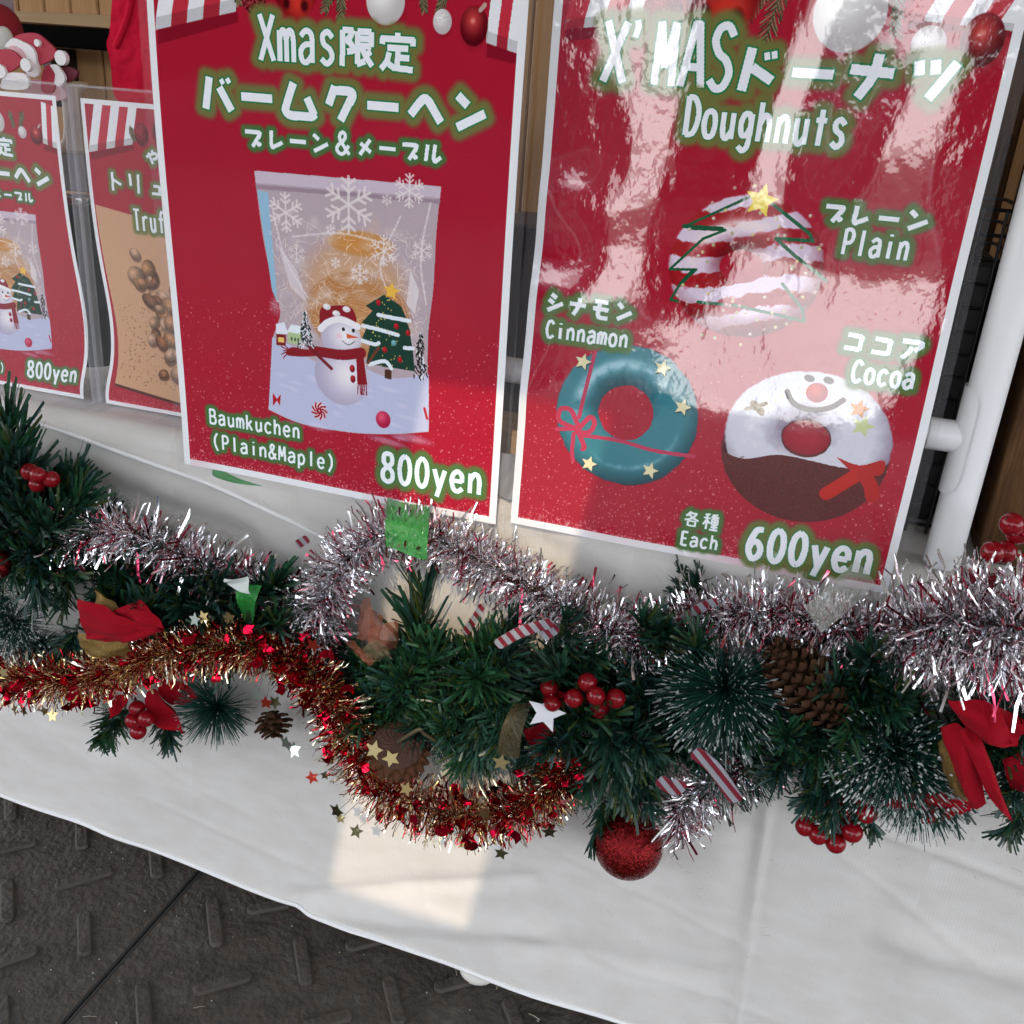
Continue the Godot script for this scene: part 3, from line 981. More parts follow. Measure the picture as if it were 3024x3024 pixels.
# ---------------------------------------------------------------- prints (flat ink on paper)
class Canvas:
	var w: int
	var h: int
	var s: float
	var b := PackedByteArray()
	var d := PackedFloat32Array()
	var r := RandomNumberGenerator.new()

	func _init(wmm: float, hmm: float, scale: float, seed_: int) -> void:
		s = scale
		w = int(wmm * s)
		h = int(hmm * s)
		b.resize(w * h * 3)
		d.resize(w * h)
		d.fill(99.0)
		r.seed = seed_

	func put(x: int, y: int, c: Color, a: float) -> void:
		if x < 0 or y < 0 or x >= w or y >= h:
			return
		var k := (y * w + x) * 3
		b[k] = int(lerpf(b[k], c.r * 255.0, a))
		b[k + 1] = int(lerpf(b[k + 1], c.g * 255.0, a))
		b[k + 2] = int(lerpf(b[k + 2], c.b * 255.0, a))

	func paper(c: Color, margin: float) -> void:
		var m := int(margin * s)
		var nz := FastNoiseLite.new()
		nz.seed = 4
		nz.frequency = 0.004
		nz.fractal_octaves = 2
		for y in h:
			for x in w:
				var k := (y * w + x) * 3
				if x < m or y < m or x >= w - m or y >= h - m:
					b[k] = 236
					b[k + 1] = 237
					b[k + 2] = 240
					continue
				var g := 1.0 + r.randf_range(-0.07, 0.07)
				if y % 4 == 0:
					g += 0.06 * nz.get_noise_2d(x, y)
				b[k] = int(clampf(c.r * 255.0 * g, 0, 255))
				b[k + 1] = int(clampf(c.g * 255.0 * g, 0, 255))
				b[k + 2] = int(clampf(c.b * 255.0 * g, 0, 255))

	func poly(pts: Array, c: Color, a := 1.0, grain := 0.03) -> void:
		var lo := 1e9
		var hi := -1e9
		for p in pts:
			lo = minf(lo, p.y)
			hi = maxf(hi, p.y)
		for y in range(maxi(0, int(lo * s)), mini(h, int(hi * s) + 1)):
			var yy := (y + 0.5) / s
			var xs := []
			for k in pts.size():
				var p: Vector2 = pts[k]
				var q: Vector2 = pts[(k + 1) % pts.size()]
				if (p.y <= yy) != (q.y <= yy):
					xs.append(p.x + (yy - p.y) / (q.y - p.y) * (q.x - p.x))
			xs.sort()
			for k in range(0, xs.size() - 1, 2):
				for x in range(int(xs[k] * s), int(xs[k + 1] * s)):
					put(x, y, c * (1.0 + r.randf_range(-grain, grain)), a)

	# shaded ball or blob: colour runs from ci (round the lit spot) to co at the rim
	func ell(cx: float, cy: float, rx: float, ry: float, ci: Color, co: Color, a := 1.0, ox := -0.25, oy := -0.3, soft := 0.04, rot := 0.0) -> void:
		var m := maxf(rx, ry) * 1.05
		var cr := cos(rot)
		var sr := sin(rot)
		for y in range(int((cy - m) * s), int((cy + m) * s) + 1):
			for x in range(int((cx - m) * s), int((cx + m) * s) + 1):
				var px := x / s - cx
				var py := y / s - cy
				var u := (px * cr + py * sr) / rx
				var v := (-px * sr + py * cr) / ry
				var q := sqrt(u * u + v * v)
				if q < 1.0:
					var t := clampf(sqrt((u - ox) * (u - ox) + (v - oy) * (v - oy)) / 1.2, 0, 1)
					put(x, y, ci.lerp(co, t * t * (3 - 2 * t)), a * clampf((1.0 - q) / soft, 0, 1))

	func smooth_pts(pts: Array, per := 6) -> Array:
		var o := []
		for k in pts.size() - 1:
			var p0: Vector2 = pts[maxi(k - 1, 0)]
			var p3: Vector2 = pts[mini(k + 2, pts.size() - 1)]
			for j in per:
				o.append(pts[k].cubic_interpolate(pts[k + 1], p0, p3, float(j) / per))
		o.append(pts[pts.size() - 1])
		return o

	func line(pts: Array, wid: float, c: Color, a := 1.0, rounding := true) -> void:
		for k in pts.size() - 1:
			var p: Vector2 = pts[k]
			var q: Vector2 = pts[k + 1]
			var e := wid / 2
			var l := maxf((q - p).length_squared(), 1e-6)
			for y in range(int((minf(p.y, q.y) - e) * s), int((maxf(p.y, q.y) + e) * s) + 2):
				for x in range(int((minf(p.x, q.x) - e) * s), int((maxf(p.x, q.x) + e) * s) + 2):
					var z := Vector2((x + 0.5) / s, (y + 0.5) / s)
					var t := (z - p).dot(q - p) / l
					if not rounding and (t < 0 or t > 1):
						continue
					var dd := z.distance_to(p + (q - p) * clampf(t, 0, 1))
					if dd < e:
						put(x, y, c, a)

	# ---- lettering: strokes write a distance field, ink() turns it into white letters with green outline and glow
	func stroke(p: Vector2, q: Vector2, e: float, reach: float) -> void:
		var l := maxf((q - p).length_squared(), 1e-6)
		var dir := q - p
		var half := sqrt(l) / 2
		var ux := dir.x / (2 * half)
		var uy := dir.y / (2 * half)
		var cx := (p.x + q.x) / 2
		var cy := (p.y + q.y) / 2
		for y in range(maxi(0, int((minf(p.y, q.y) - e - reach) * s)), mini(h, int((maxf(p.y, q.y) + e + reach) * s) + 1)):
			for x in range(maxi(0, int((minf(p.x, q.x) - e - reach) * s)), mini(w, int((maxf(p.x, q.x) + e + reach) * s) + 1)):
				var zx := x / s - cx
				var zy := y / s - cy
				var al := absf(zx * ux + zy * uy) - half
				var ac := absf(zy * ux - zx * uy) - e
				var m := maxf(al, ac)
				if m > 0.0:
					m = sqrt(maxf(al, 0.0) ** 2 + maxf(ac, 0.0) ** 2)
				var k := y * w + x
				if m < d[k]:
					d[k] = m

	func glyph(code: String, x: float, y: float, gw: float, gh: float, e: float, reach: float) -> void:
		for part in code.split(";"):
			var t := part.strip_edges()
			var ee := e
			if t.begins_with("!"):
				ee = e * 0.6
				t = t.trim_prefix("!")
			var curved := t.begins_with("~")
			t = t.trim_prefix("~")
			var pts := []
			for q in t.split(" ", false):
				var f := q.split(",")
				pts.append(Vector2(x + float(f[0]) * gw, y + float(f[1]) * gh))
			if curved:
				pts = smooth_pts(pts, 5)
			for k in pts.size() - 1:
				var p: Vector2 = pts[k]
				var q2: Vector2 = pts[k + 1]
				var u := (q2 - p).normalized() * ee * 0.55
				stroke(p if k == 0 else p - u, q2 if k == pts.size() - 2 else q2 + u, ee, reach)

	func ink(outline: float, glow: float, glow_c := Color8(112, 120, 64)) -> void:
		var white := Color8(242, 244, 250)
		var line_c := Color8(24, 128, 74)
		for y in h:
			for x in w:
				var q := d[y * w + x]
				if q > glow:
					continue
				if q <= 0.0:
					put(x, y, white, 1.0)
				elif q < outline:
					put(x, y, line_c, 0.95)
				else:
					var t := (q - outline) / (glow - outline)
					put(x, y, glow_c, 0.95 * (1.0 - smoothstep(0.3, 1.0, t)))
		d.fill(99.0)

	func texture() -> ImageTexture:
		var im := Image.create_from_data(w, h, false, Image.FORMAT_RGB8, b)
		im.generate_mipmaps()
		return ImageTexture.create_from_image(im)

# single-line letter skeletons; x and y in a unit cell, y down, baseline at 1
const LATIN := {
	"X": ".12,0 .88,1; .88,0 .12,1", "M": ".14,1 .2,0; .2,0 .5,.72; .5,.72 .8,0; .8,0 .86,1", "A": ".08,1 .45,.02 .6,.02 .92,1; .25,.68 .78,.68",
	"S": "~.85,.16 .6,.02 .28,.07 .16,.26 .34,.44 .66,.55 .84,.74 .68,.95 .38,1 .1,.88", "D": ".18,0 .18,1; ~.18,.02 .55,.04 .84,.28 .86,.6 .64,.92 .18,.98",
	"P": ".2,0 .2,1; ~.2,.03 .6,.03 .82,.18 .8,.4 .58,.53 .2,.54", "C": "~.86,.18 .62,.03 .36,.08 .18,.35 .18,.68 .36,.95 .62,.98 .88,.84", "E": ".22,0 .22,1; .22,.03 .82,.03; .22,.48 .74,.48; .22,.97 .84,.97",
	"B": ".18,0 .18,1; ~.18,.03 .6,.03 .78,.14 .76,.36 .58,.47 .2,.48; ~.58,.48 .82,.58 .86,.78 .68,.96 .18,.97", "T": ".08,.03 .92,.03; .5,.03 .5,1",
	"a": "~.18,.42 .45,.31 .72,.36 .8,.52 .8,.7; .8,.6 .8,1; ~.8,.6 .42,.61 .16,.75 .24,.95 .5,.98 .8,.82", "c": "~.82,.42 .6,.31 .34,.37 .18,.6 .26,.88 .52,.99 .84,.88",
	"e": ".2,.64 .82,.64; ~.82,.64 .78,.42 .52,.31 .26,.42 .16,.66 .3,.92 .56,.99 .84,.88", "f": "~.86,.06 .66,.03 .52,.16 .5,.3; .5,.25 .5,1; .2,.36 .82,.36",
	"g": "~.78,.5 .62,.33 .34,.35 .18,.58 .28,.85 .56,.86 .78,.66; .8,.32 .78,.9; ~.78,.88 .72,1.16 .46,1.27 .18,1.18", "h": ".2,0 .2,1; ~.2,.56 .42,.35 .66,.36 .78,.55 .78,.75; .78,.65 .78,1",
	"i": ".5,.34 .5,1; .5,.06 .5,.15", "k": ".2,0 .2,1; .78,.34 .24,.7; .42,.62 .82,1", "l": ".5,0 .5,1", "m": ".1,.33 .1,1; ~.1,.52 .24,.34 .4,.36 .48,.54 .48,.7; .48,.6 .48,1; ~.48,.52 .62,.34 .8,.36 .88,.54 .88,.7; .88,.6 .88,1",
	"n": ".2,.33 .2,1; ~.2,.56 .42,.35 .66,.36 .78,.55 .78,.75; .78,.65 .78,1", "o": "~.5,.32 .26,.4 .16,.66 .28,.92 .5,.99 .74,.92 .84,.66 .74,.4 .5,.32",
	"p": ".2,.33 .2,1.3; ~.2,.52 .42,.34 .68,.38 .82,.62 .7,.9 .44,.98 .2,.84", "r": ".26,.33 .26,1; ~.26,.58 .44,.38 .66,.33 .84,.38", "s": "~.78,.42 .52,.31 .26,.4 .32,.57 .66,.69 .76,.86 .5,.99 .18,.9",
	"t": ".5,.08 .5,1; .18,.35 .84,.35", "u": ".2,.33 .2,.8; ~.2,.68 .28,.92 .5,.98 .78,.78; .78,.33 .78,1", "y": ".16,.33 .5,.95; .84,.33 .36,1.28", "x": ".2,.33 .8,1; .8,.33 .2,1",
	"0": "~.5,.01 .26,.16 .16,.5 .26,.86 .5,.99 .74,.86 .84,.5 .74,.16 .5,.01", "6": "~.76,.06 .46,.12 .2,.5 .2,.78 .44,.99 .74,.88 .8,.64 .58,.46 .3,.52 .19,.7", "8": "~.5,.46 .24,.32 .26,.08 .5,.01 .74,.08 .76,.32 .5,.46 .2,.64 .2,.88 .5,.99 .8,.88 .8,.64 .5,.46",
	"(": "~.72,-.08 .42,.25 .4,.7 .72,1.14", ")": "~.28,-.08 .58,.25 .6,.7 .28,1.14", "&": "~.92,1 .34,.38 .32,.12 .5,.02 .66,.14 .56,.36 .2,.6 .1,.8 .28,.97 .56,.94 .88,.58", "'": "~.5,0 .56,.1 .42,.26"}
const KANA := {
	"ba": ".25,.02 .08,.98; .56,.3 .93,.98; !.62,.06 .7,.2; !.82,.02 .9,.16", "bar": "0,.5 1,.5", "mu": "~.32,.02 .08,.68 .06,.86 .2,.97 .5,.98 .85,.97 .97,.9; .74,.42 .97,.92", "ku": ".3,.02 .06,.56; ~.27,.14 .6,.13 .88,.15 .95,.26 .86,.45; .93,.28 .5,.98",
	"he": "~.04,.72 .3,.26 .44,.1 .56,.16 .7,.4; .6,.22 .96,.92", "n": ".06,.05 .4,.32; .08,.95 .97,.5", "pu": "~.02,.09 .6,.08 .84,.1 .84,.24 .78,.4; .82,.26 .42,.96; !~.78,.68 .7,.77 .78,.86 .88,.77 .78,.68", "re": "~.14,.02 .12,.45 .11,.78 .2,.93 .4,.86 .6,.78; .5,.83 .96,.62",
	"me": ".85,.03 .1,.95; .14,.28 .9,.76", "ru": ".16,.05 .06,.96; ~.62,.02 .57,.45 .55,.78 .64,.93 .8,.84; .72,.89 1,.68", "do": ".24,.0 .1,1; .3,.44 .92,.72; !.66,.08 .71,.25; !.86,.04 .91,.21", "na": ".02,.36 .98,.42; ~.6,.02 .56,.4 .46,.68; .5,.6 .28,.98",
	"tsu": ".05,.08 .12,.42; .42,.04 .48,.38; .93,.08 .42,.96", "shi": ".22,.05 .56,.24; .08,.36 .42,.55; .05,.97 .98,.5", "mo": ".12,.08 .9,.1; .04,.46 .97,.5; ~.42,.1 .38,.5 .37,.78 .46,.92 .7,.94; .6,.94 .95,.95", "ko": ".12,.1 .94,.12; .93,.08 .88,.94; .9,.88 .02,.86",
	"a": "~.02,.1 .6,.1 .92,.12 .94,.26 .8,.42; .88,.34 .66,.56; ~.48,.38 .44,.6 .3,.8; .34,.74 .12,.98", "to": ".3,.02 .26,.98; .32,.4 .95,.64", "ri": ".12,.05 .14,.64; ~.85,.04 .82,.4 .78,.98", "yu": ".2,.2 .76,.2; .76,.15 .7,.88; .0,.88 1,.88", "ya": "~.03,.55 .4,.34 .78,.25 .93,.42 .78,.6 .58,.62; .5,.03 .62,.22; .22,.22 .55,.98",
	"gen": ".06,.04 .4,.04; ~.38,.04 .3,.2 .22,.3 .34,.42 .38,.56 .22,.6; .07,.04 .05,1; .52,.05 .95,.05; .94,.05 .94,.44; .52,.24 .94,.24; .52,.43 .94,.43; .53,.05 .52,.92; .5,.93 .76,.83; .64,.46 .78,.7 .98,.95; .94,.56 .76,.68",
	"tei": ".5,.0 .5,.14; .05,.32 .06,.17 .95,.17 .95,.33; .2,.4 .82,.4; .52,.4 .5,.92; .52,.64 .86,.64; .26,.52 .2,.76 .02,.98; .17,.78 .4,.92 .97,.95", "kaku": ".42,.0 .1,.34; ~.34,.13 .62,.12 .78,.14 .56,.4 .3,.53 .03,.6; .3,.24 .62,.44 .98,.58; .25,.64 .8,.64; .78,.64 .77,.97; .27,.95 .78,.95; .26,.64 .27,.97",
	"shu": ".42,.03 .1,.1; .02,.28 .48,.28; .25,.08 .25,.98; .24,.36 .03,.7; .28,.42 .46,.6; .92,.03 .55,.08; .5,.19 1,.19; .56,.31 .94,.31; .56,.31 .56,.63; .94,.31 .94,.63; .56,.62 .94,.62; .56,.47 .94,.47; .75,.06 .75,.95; .53,.78 .98,.78; .48,.95 1,.95"}

func write_kana(c: Canvas, rows: Array, e: float, reach: float) -> void:
	for g in rows:
		var q: float = e
		var hh: float = g[4]
		var yy: float = g[2]
		if g[0] == "bar":
			hh = maxf(hh, 0.01)
		c.glyph(KANA[g[0]], g[1] + q * 0.6, yy + q * 0.6, maxf(g[3] - q * 1.2, 0.5), maxf(hh - q * 1.2, 0.01), q, reach)

func write_latin(c: Canvas, text: String, a: Vector2, b: Vector2, cap: float, e: float, reach: float) -> void:
	var cell := (b.x - a.x) / text.length()
	for k in text.length():
		if text[k] == " ":
			continue
		var y := lerpf(a.y, b.y, (k + 0.5) / text.length())
		c.glyph(LATIN[text[k]], a.x + k * cell + cell * 0.06, y - cap, cell * 0.88, cap, e, reach)

func star5(at: Vector2, ro: float, ri: float, turn: float) -> Array:
	var o := []
	for k in 10:
		var a := turn + PI * k / 5
		var q := ro if k % 2 == 0 else ri
		o.append(at + Vector2(sin(a), -cos(a)) * q)
	return o

func snowflake(c: Canvas, at: Vector2, rr: float, wid: float, col: Color, a: float, turn: float) -> void:
	for k in 6:
		var d := Vector2.from_angle(turn + TAU * k / 6)
		c.line([at, at + d * rr], wid, col, a)
		for t in [0.45, 0.72]:
			for sgn in [-1.0, 1.0]:
				c.line([at + d * rr * t, at + d * rr * t + d.rotated(sgn * 0.9) * rr * 0.32], wid, col, a)

func ball_print(c: Canvas, p: Vector2, rx: float, ry: float, kind: int) -> void:
	if kind == 0:
		c.ell(p.x, p.y + 3, rx * 1.1, ry * 1.15, Color8(90, 12, 28), Color8(120, 18, 38), 0.6, 0, 0, 0.5)
		c.ell(p.x, p.y, rx, ry, Color8(196, 62, 62), Color8(84, 8, 20), 1, -0.1, -0.3)
		c.ell(p.x - rx * 0.1, p.y - ry * 0.25, rx * 0.3, ry * 0.25, Color8(236, 150, 140), Color8(206, 80, 76), 0.8, 0, 0, 0.7)
	elif kind == 1:
		c.ell(p.x, p.y, rx, ry, Color8(150, 40, 48), Color8(80, 8, 20))
		for k in 260:
			var q := Vector2.from_angle(c.r.randf() * TAU) * sqrt(c.r.randf())
			c.ell(p.x + q.x * rx, p.y + q.y * ry, 0.7, 0.7, Color8(220, 120, 118), Color8(190, 80, 80), 0.55)
	elif kind == 2:
		c.ell(p.x + 1, p.y + 4, rx * 1.08, ry * 1.08, Color8(110, 14, 30), Color8(120, 18, 38), 0.5, 0, 0, 0.4)
		c.ell(p.x, p.y, rx, ry, Color8(252, 251, 248), Color8(196, 190, 190))
	elif kind == 3:
		c.ell(p.x + 1, p.y + 3, rx * 1.1, ry * 1.1, Color8(110, 14, 30), Color8(120, 18, 38), 0.5, 0, 0, 0.4)
		c.ell(p.x, p.y, rx, ry, Color8(244, 240, 238), Color8(190, 180, 180))
		for k in 120:
			var q := Vector2.from_angle(c.r.randf() * TAU) * sqrt(c.r.randf()) * 0.9
			c.ell(p.x + q.x * rx, p.y + q.y * ry, 0.6, 0.6, Color8(255, 255, 255), Color8(160, 150, 150), 0.6)
	else:
		c.ell(p.x, p.y, rx, ry, Color8(214, 56, 44), Color8(92, 6, 18), 1, 0.15, 0.35, 0.15)
		c.ell(p.x - rx * 0.4, p.y + ry * 0.45, rx * 0.2, ry * 0.25, Color8(36, 4, 12), Color8(60, 8, 16), 0.8, 0, 0, 0.6)
		c.ell(p.x + rx * 0.4, p.y + ry * 0.5, rx * 0.24, ry * 0.26, Color8(36, 4, 12), Color8(60, 8, 16), 0.8, 0, 0, 0.6)

func twig_print(c: Canvas, p0: Vector2, ang: float, l: float, nl: float) -> void:
	var d := Vector2.from_angle(ang)
	c.line([p0, p0 + d * l], 1.6, Color8(90, 70, 50))
	for k in 34:
		var p := p0 + d * l * k / 34.0
		for sgn in [-1.0, 1.0]:
			c.line([p, p + d.rotated(sgn * c.r.randf_range(0.4, 0.8)) * nl * c.r.randf_range(0.7, 1.1) * (1.0 - k / 70.0)], 1.0, [Color8(92, 88, 62), Color8(140, 132, 100), Color8(58, 60, 42)][(k + (1 if sgn > 0 else 0)) % 3])

func parcel_print(c: Canvas, o: Vector2, e: Vector2, f: Vector2, n: int, red_first: bool) -> void:
	# striped parcel face: o corner, e along the stripes' spread, f along its height
	c.poly([o + f * 1.12 + e * 0.02, o + e + f * 1.1, o + e + f * 1.3, o + f * 1.35], Color8(104, 14, 32), 0.55)
	for k in n:
		var col := Color8(196, 50, 66) if (k % 2 == 0) == red_first else Color8(238, 238, 242)
		var a := float(k) / n
		var b := float(k + 1) / n
		c.poly([o + e * (a + 0.22), o + e * (b + 0.22), o + e * b + f, o + e * a + f], col)
		c.poly([o + e * a + f, o + e * b + f, o + e * b + f * 1.16 - e * 0.02, o + e * a + f * 1.16 - e * 0.02], col * 0.84)

func xmas_backdrop(c: Canvas, kind: int) -> void:
	c.paper(Color8(170, 28, 50), 8.5)
	for k in 40:
		c.ell(c.r.randf() * 400 + 10, c.r.randf() * 560 + 16, c.r.randf_range(40, 110), c.r.randf_range(30, 80), Color8(180, 34, 56), Color8(170, 28, 50), 0.18, 0, 0, 0.9)
	var m := 8.6
	if kind == 0:
		parcel_print(c, Vector2(m, m), Vector2(98, -22), Vector2(2, 74), 5, false)
		parcel_print(c, Vector2(378, m + 2), Vector2(33, 8), Vector2(2, 66), 3, false)
		twig_print(c, Vector2(225.7,36.0), 1.6, 38, 13)
		twig_print(c, Vector2(216.5,39.3), 1.9, 30, 12)
		twig_print(c, Vector2(308.5,32.9), 1.4, 30, 10)
		twig_print(c, Vector2(339.9,31.7), 1.9, 32, 11)
		twig_print(c, Vector2(103.9,40.5), 1.3, 26, 10)
		ball_print(c, Vector2(127.6,54.3), 15, 21, 1)
		ball_print(c, Vector2(174.4,48.7), 25, 30, 4)
		ball_print(c, Vector2(272.4,55.4), 21, 22, 2)
		ball_print(c, Vector2(333.0,70.7), 10, 11.5, 3)
		ball_print(c, Vector2(366.0,73.0), 14.5, 18, 0)
		c.line([Vector2(371.8,59.2), Vector2(376.3,54.4)], 4.0, Color8(190, 160, 150))
	else:
		parcel_print(c, Vector2(m, m), Vector2(78, -10), Vector2(4, 56), 4, true)
		parcel_print(c, Vector2(320, m - 4), Vector2(91, 6), Vector2(4, 38), 6, true)
		twig_print(c, Vector2(213.8,11.2), 1.75, 70, 19)
		twig_print(c, Vector2(205.3,14.2), 2.1, 50, 16)
		twig_print(c, Vector2(308.1,10.4), 1.4, 52, 15)
		ball_print(c, Vector2(105.2,52.1), 19, 21, 1)
		ball_print(c, Vector2(158.8,33.0), 37, 43, 4)
		ball_print(c, Vector2(274.0,44.2), 33, 34, 2)
		ball_print(c, Vector2(345.5,67.0), 15, 15, 3)
		ball_print(c, Vector2(388.8,62.4), 18, 22, 0)
	# keep the white border clean
	for e in [[0.0, 0.0, 420.0, 8.5], [0.0, 0.0, 8.5, 594.0], [411.5, 0.0, 420.0, 594.0]]:
		c.poly([Vector2(e[0], e[1]), Vector2(e[2], e[1]), Vector2(e[2], e[3]), Vector2(e[0], e[3])], Color8(236, 237, 240), 1.0, 0.0)
	# snow specks towards the foot of the sheet
	for k in 2600:
		var y := 594.0 - 9.5 - 210.0 * pow(c.r.randf(), 2.5)
		var q := c.r.randf_range(0.35, 1.15) * (1.6 if c.r.randf() < 0.04 else 1.0)
		c.ell(c.r.randf_range(9, 411), y, q, q, Color8(232, 150, 156), Color8(214, 110, 120), c.r.randf_range(0.35, 0.9), 0, 0, 0.3)

func print_baumkuchen() -> ImageTexture:
	var c := Canvas.new(420, 594, 2.0, 1)
	xmas_backdrop(c, 0)
	# the bag
	var bag := c.smooth_pts([Vector2(120.6,227.3), Vector2(127.0,297.2), Vector2(137.2,352.3), Vector2(144.6,381.1), Vector2(132.6,415.5), Vector2(131.6,448.4), Vector2(123.5,501.7)], 6)
	bag += c.smooth_pts([Vector2(123.5,501.7), Vector2(168.6,512.2), Vector2(235.2,511.6), Vector2(287.0,504.6), Vector2(333.4,493.9)], 6)
	bag += c.smooth_pts([Vector2(333.4,493.9), Vector2(330.7,442.2), Vector2(329.2,381.9), Vector2(333.8,328.5), Vector2(335.1,275.1), Vector2(338.6,223.9)], 6)
	c.poly(bag, Color8(186, 168, 176))
	c.poly([Vector2(120.6,227.3), Vector2(338.6,223.9), Vector2(338.4,235.4), Vector2(121.4,240.0)], Color8(206, 190, 204))
	c.poly([Vector2(121.4,241.7), Vector2(338.4,237.1), Vector2(337.9,241.2), Vector2(121.6,246.3)], Color8(160, 138, 152))
	c.poly([Vector2(122.8,246.9), Vector2(136.2,249.2), Vector2(141.8,371.0), Vector2(135.3,356.4)], Color8(150, 190, 216))
	# cake behind the film
	c.ell(Vector2(238.6,343.8).x, Vector2(238.6,343.8).y, 74, 66, Color8(214, 166, 120), Color8(196, 152, 120), 0.8, 0, 0, 0.3)
	c.ell(Vector2(246.4,291.7).x, Vector2(246.4,291.7).y, 44, 15, Color8(210, 138, 60), Color8(196, 140, 80), 0.9, 0, 0, 0.2)
	c.ell(Vector2(242.9,371.5).x, Vector2(242.9,371.5).y, 66, 50, Color8(198, 142, 90), Color8(184, 126, 76), 0.95, 0, 0, 0.1)
	for k in 13:
		var q := []
		for j in 25:
			var a := PI + PI * j / 24.0
			q.append(Vector2(243.0,377.2) + Vector2(cos(a) * (16 + k * 3.9) * 1.08, sin(a) * (12 + k * 3.4)))
		c.line(q, 0.8, Color8(164, 104, 60), 0.6)
	# wrinkles and glints of the film, as printed
	for k in 60:
		var p: Vector2 = Vector2(135.8,260.0) + Vector2(c.r.randf() * 185, c.r.randf() * 150)
		c.ell(p.x, p.y, c.r.randf_range(5, 22), c.r.randf_range(3, 12), [Color8(226, 206, 200), Color8(214, 178, 150), Color8(206, 196, 212), Color8(236, 226, 224)][k % 4], Color8(200, 180, 176), 0.32, 0, 0, 0.7, c.r.randf_range(-0.8, 0.8))
	for k in 420:
		var p: Vector2 = Vector2(139.6,274.0) + Vector2(c.r.randf() * 185, c.r.randf() * 120)
		var d := Vector2.from_angle(c.r.randf_range(0, TAU)) * c.r.randf_range(3, 18)
		c.line(c.smooth_pts([p, p + d * 0.5 + Vector2(c.r.randf_range(-3, 3), c.r.randf_range(-3, 3)), p + d], 3), c.r.randf_range(0.4, 1.0), Color8(246, 232, 222), c.r.randf_range(0.15, 0.6))
	for q in [[Vector2(139.9,263.2), Vector2(153.2,316.5), Vector2(179.9,358.5)], [Vector2(327.3,241.5), Vector2(317.8,298.1), Vector2(325.5,347.8)], [Vector2(164.2,293.2), Vector2(222.1,283.5), Vector2(274.3,288.6)], [Vector2(293.2,258.6), Vector2(270.7,310.6), Vector2(279.3,338.8)]]:
		c.line(c.smooth_pts(q, 6), 2.2, Color8(240, 232, 236), 0.5)
	c.poly([Vector2(306.6,313.7), Vector2(317.1,334.2), Vector2(312.8,360.5), Vector2(302.1,350.7)], Color8(236, 228, 230), 0.7)
	c.poly([Vector2(145.1,302.6), Vector2(167.7,329.8), Vector2(179.8,366.2), Vector2(158.8,349.7)], Color8(232, 224, 230), 0.6)
	# snow ground
	var gr := c.smooth_pts([Vector2(132.7,411.4), Vector2(161.6,419.4), Vector2(191.9,433.1), Vector2(247.6,431.0), Vector2(285.5,437.2), Vector2(331.3,426.5)], 5)
	gr += c.smooth_pts([Vector2(333.4,493.1), Vector2(287.0,504.2), Vector2(235.2,511.2), Vector2(168.6,511.7), Vector2(124.0,501.2)], 5)
	c.poly(gr, Color8(190, 194, 222))
	for k in 26:
		c.ell(Vector2(134.4,443.5).x + c.r.randf() * 190, Vector2(178.6,449.2).y + c.r.randf() * 66, c.r.randf_range(12, 34), c.r.randf_range(3, 8), Color8(222, 216, 234), Color8(168, 178, 218), 0.4, 0, 0, 0.6, 0.1)
	# houses
	c.poly([Vector2(138.2,406.7), Vector2(150.9,406.2), Vector2(150.2,419.4), Vector2(137.8,420.3)], Color8(124, 26, 36))
	c.poly([Vector2(140.3,410.4), Vector2(148.2,409.7), Vector2(148.1,415.7), Vector2(140.1,416.4)], Color8(236, 196, 110))
	c.poly([Vector2(138.5,394.8), Vector2(149.1,391.5), Vector2(154.0,404.6), Vector2(138.2,406.7)], Color8(230, 232, 244))
	c.poly([Vector2(153.6,402.7), Vector2(170.6,402.3), Vector2(170.0,415.1), Vector2(153.8,415.7)], Color8(176, 196, 146))
	c.poly([Vector2(152.3,402.8), Vector2(157.8,393.1), Vector2(169.9,393.0), Vector2(171.5,402.2)], Color8(232, 238, 246))
	for k in 3:
		var p: Vector2 = Vector2(157.4,408.1) + Vector2(k * 4.2, 0)
		c.poly([p, p + Vector2(2, 0), p + Vector2(2, 4), p + Vector2(0, 4)], Color8(64, 74, 60))
	# small fir with snow
	for tr in [[Vector2(176.7,375.0), 13.0, 44.0, Color8(22, 44, 44)], [Vector2(319.9,380.2), 9.0, 50.0, Color8(34, 34, 34)]]:
		for k in 90:
			var t := c.r.randf()
			var p: Vector2 = tr[0] + Vector2(c.r.randf_range(-1, 1) * tr[1] * t, tr[2] * t)
			c.line([p, p + Vector2(c.r.randf_range(-3, 3), c.r.randf_range(2, 5))], 1.4, tr[3] if c.r.randf() < 0.62 else Color8(226, 230, 240))
	# decorated tree
	c.poly([Vector2(277.0,428.6), Vector2(286.1,427.3), Vector2(285.5,439.2), Vector2(277.2,438.5)], Color8(78, 46, 30))
	var tiers := [[Vector2(275.3,343.7), Vector2(253.1,358.8), Vector2(261.4,363.4), Vector2(302.5,365.6), Vector2(295.8,353.4)], [Vector2(267.4,357.0), Vector2(248.0,378.4), Vector2(257.5,381.0), Vector2(308.7,381.7), Vector2(300.1,364.0)], [Vector2(257.4,375.3), Vector2(247.3,399.7), Vector2(264.0,402.0), Vector2(311.3,402.3), Vector2(306.5,378.2)], [Vector2(259.8,396.0), Vector2(253.9,424.1), Vector2(272.7,425.3), Vector2(314.1,425.1), Vector2(311.2,398.5)]]
	for q in tiers:
		c.poly(q, Color8(22, 60, 46))
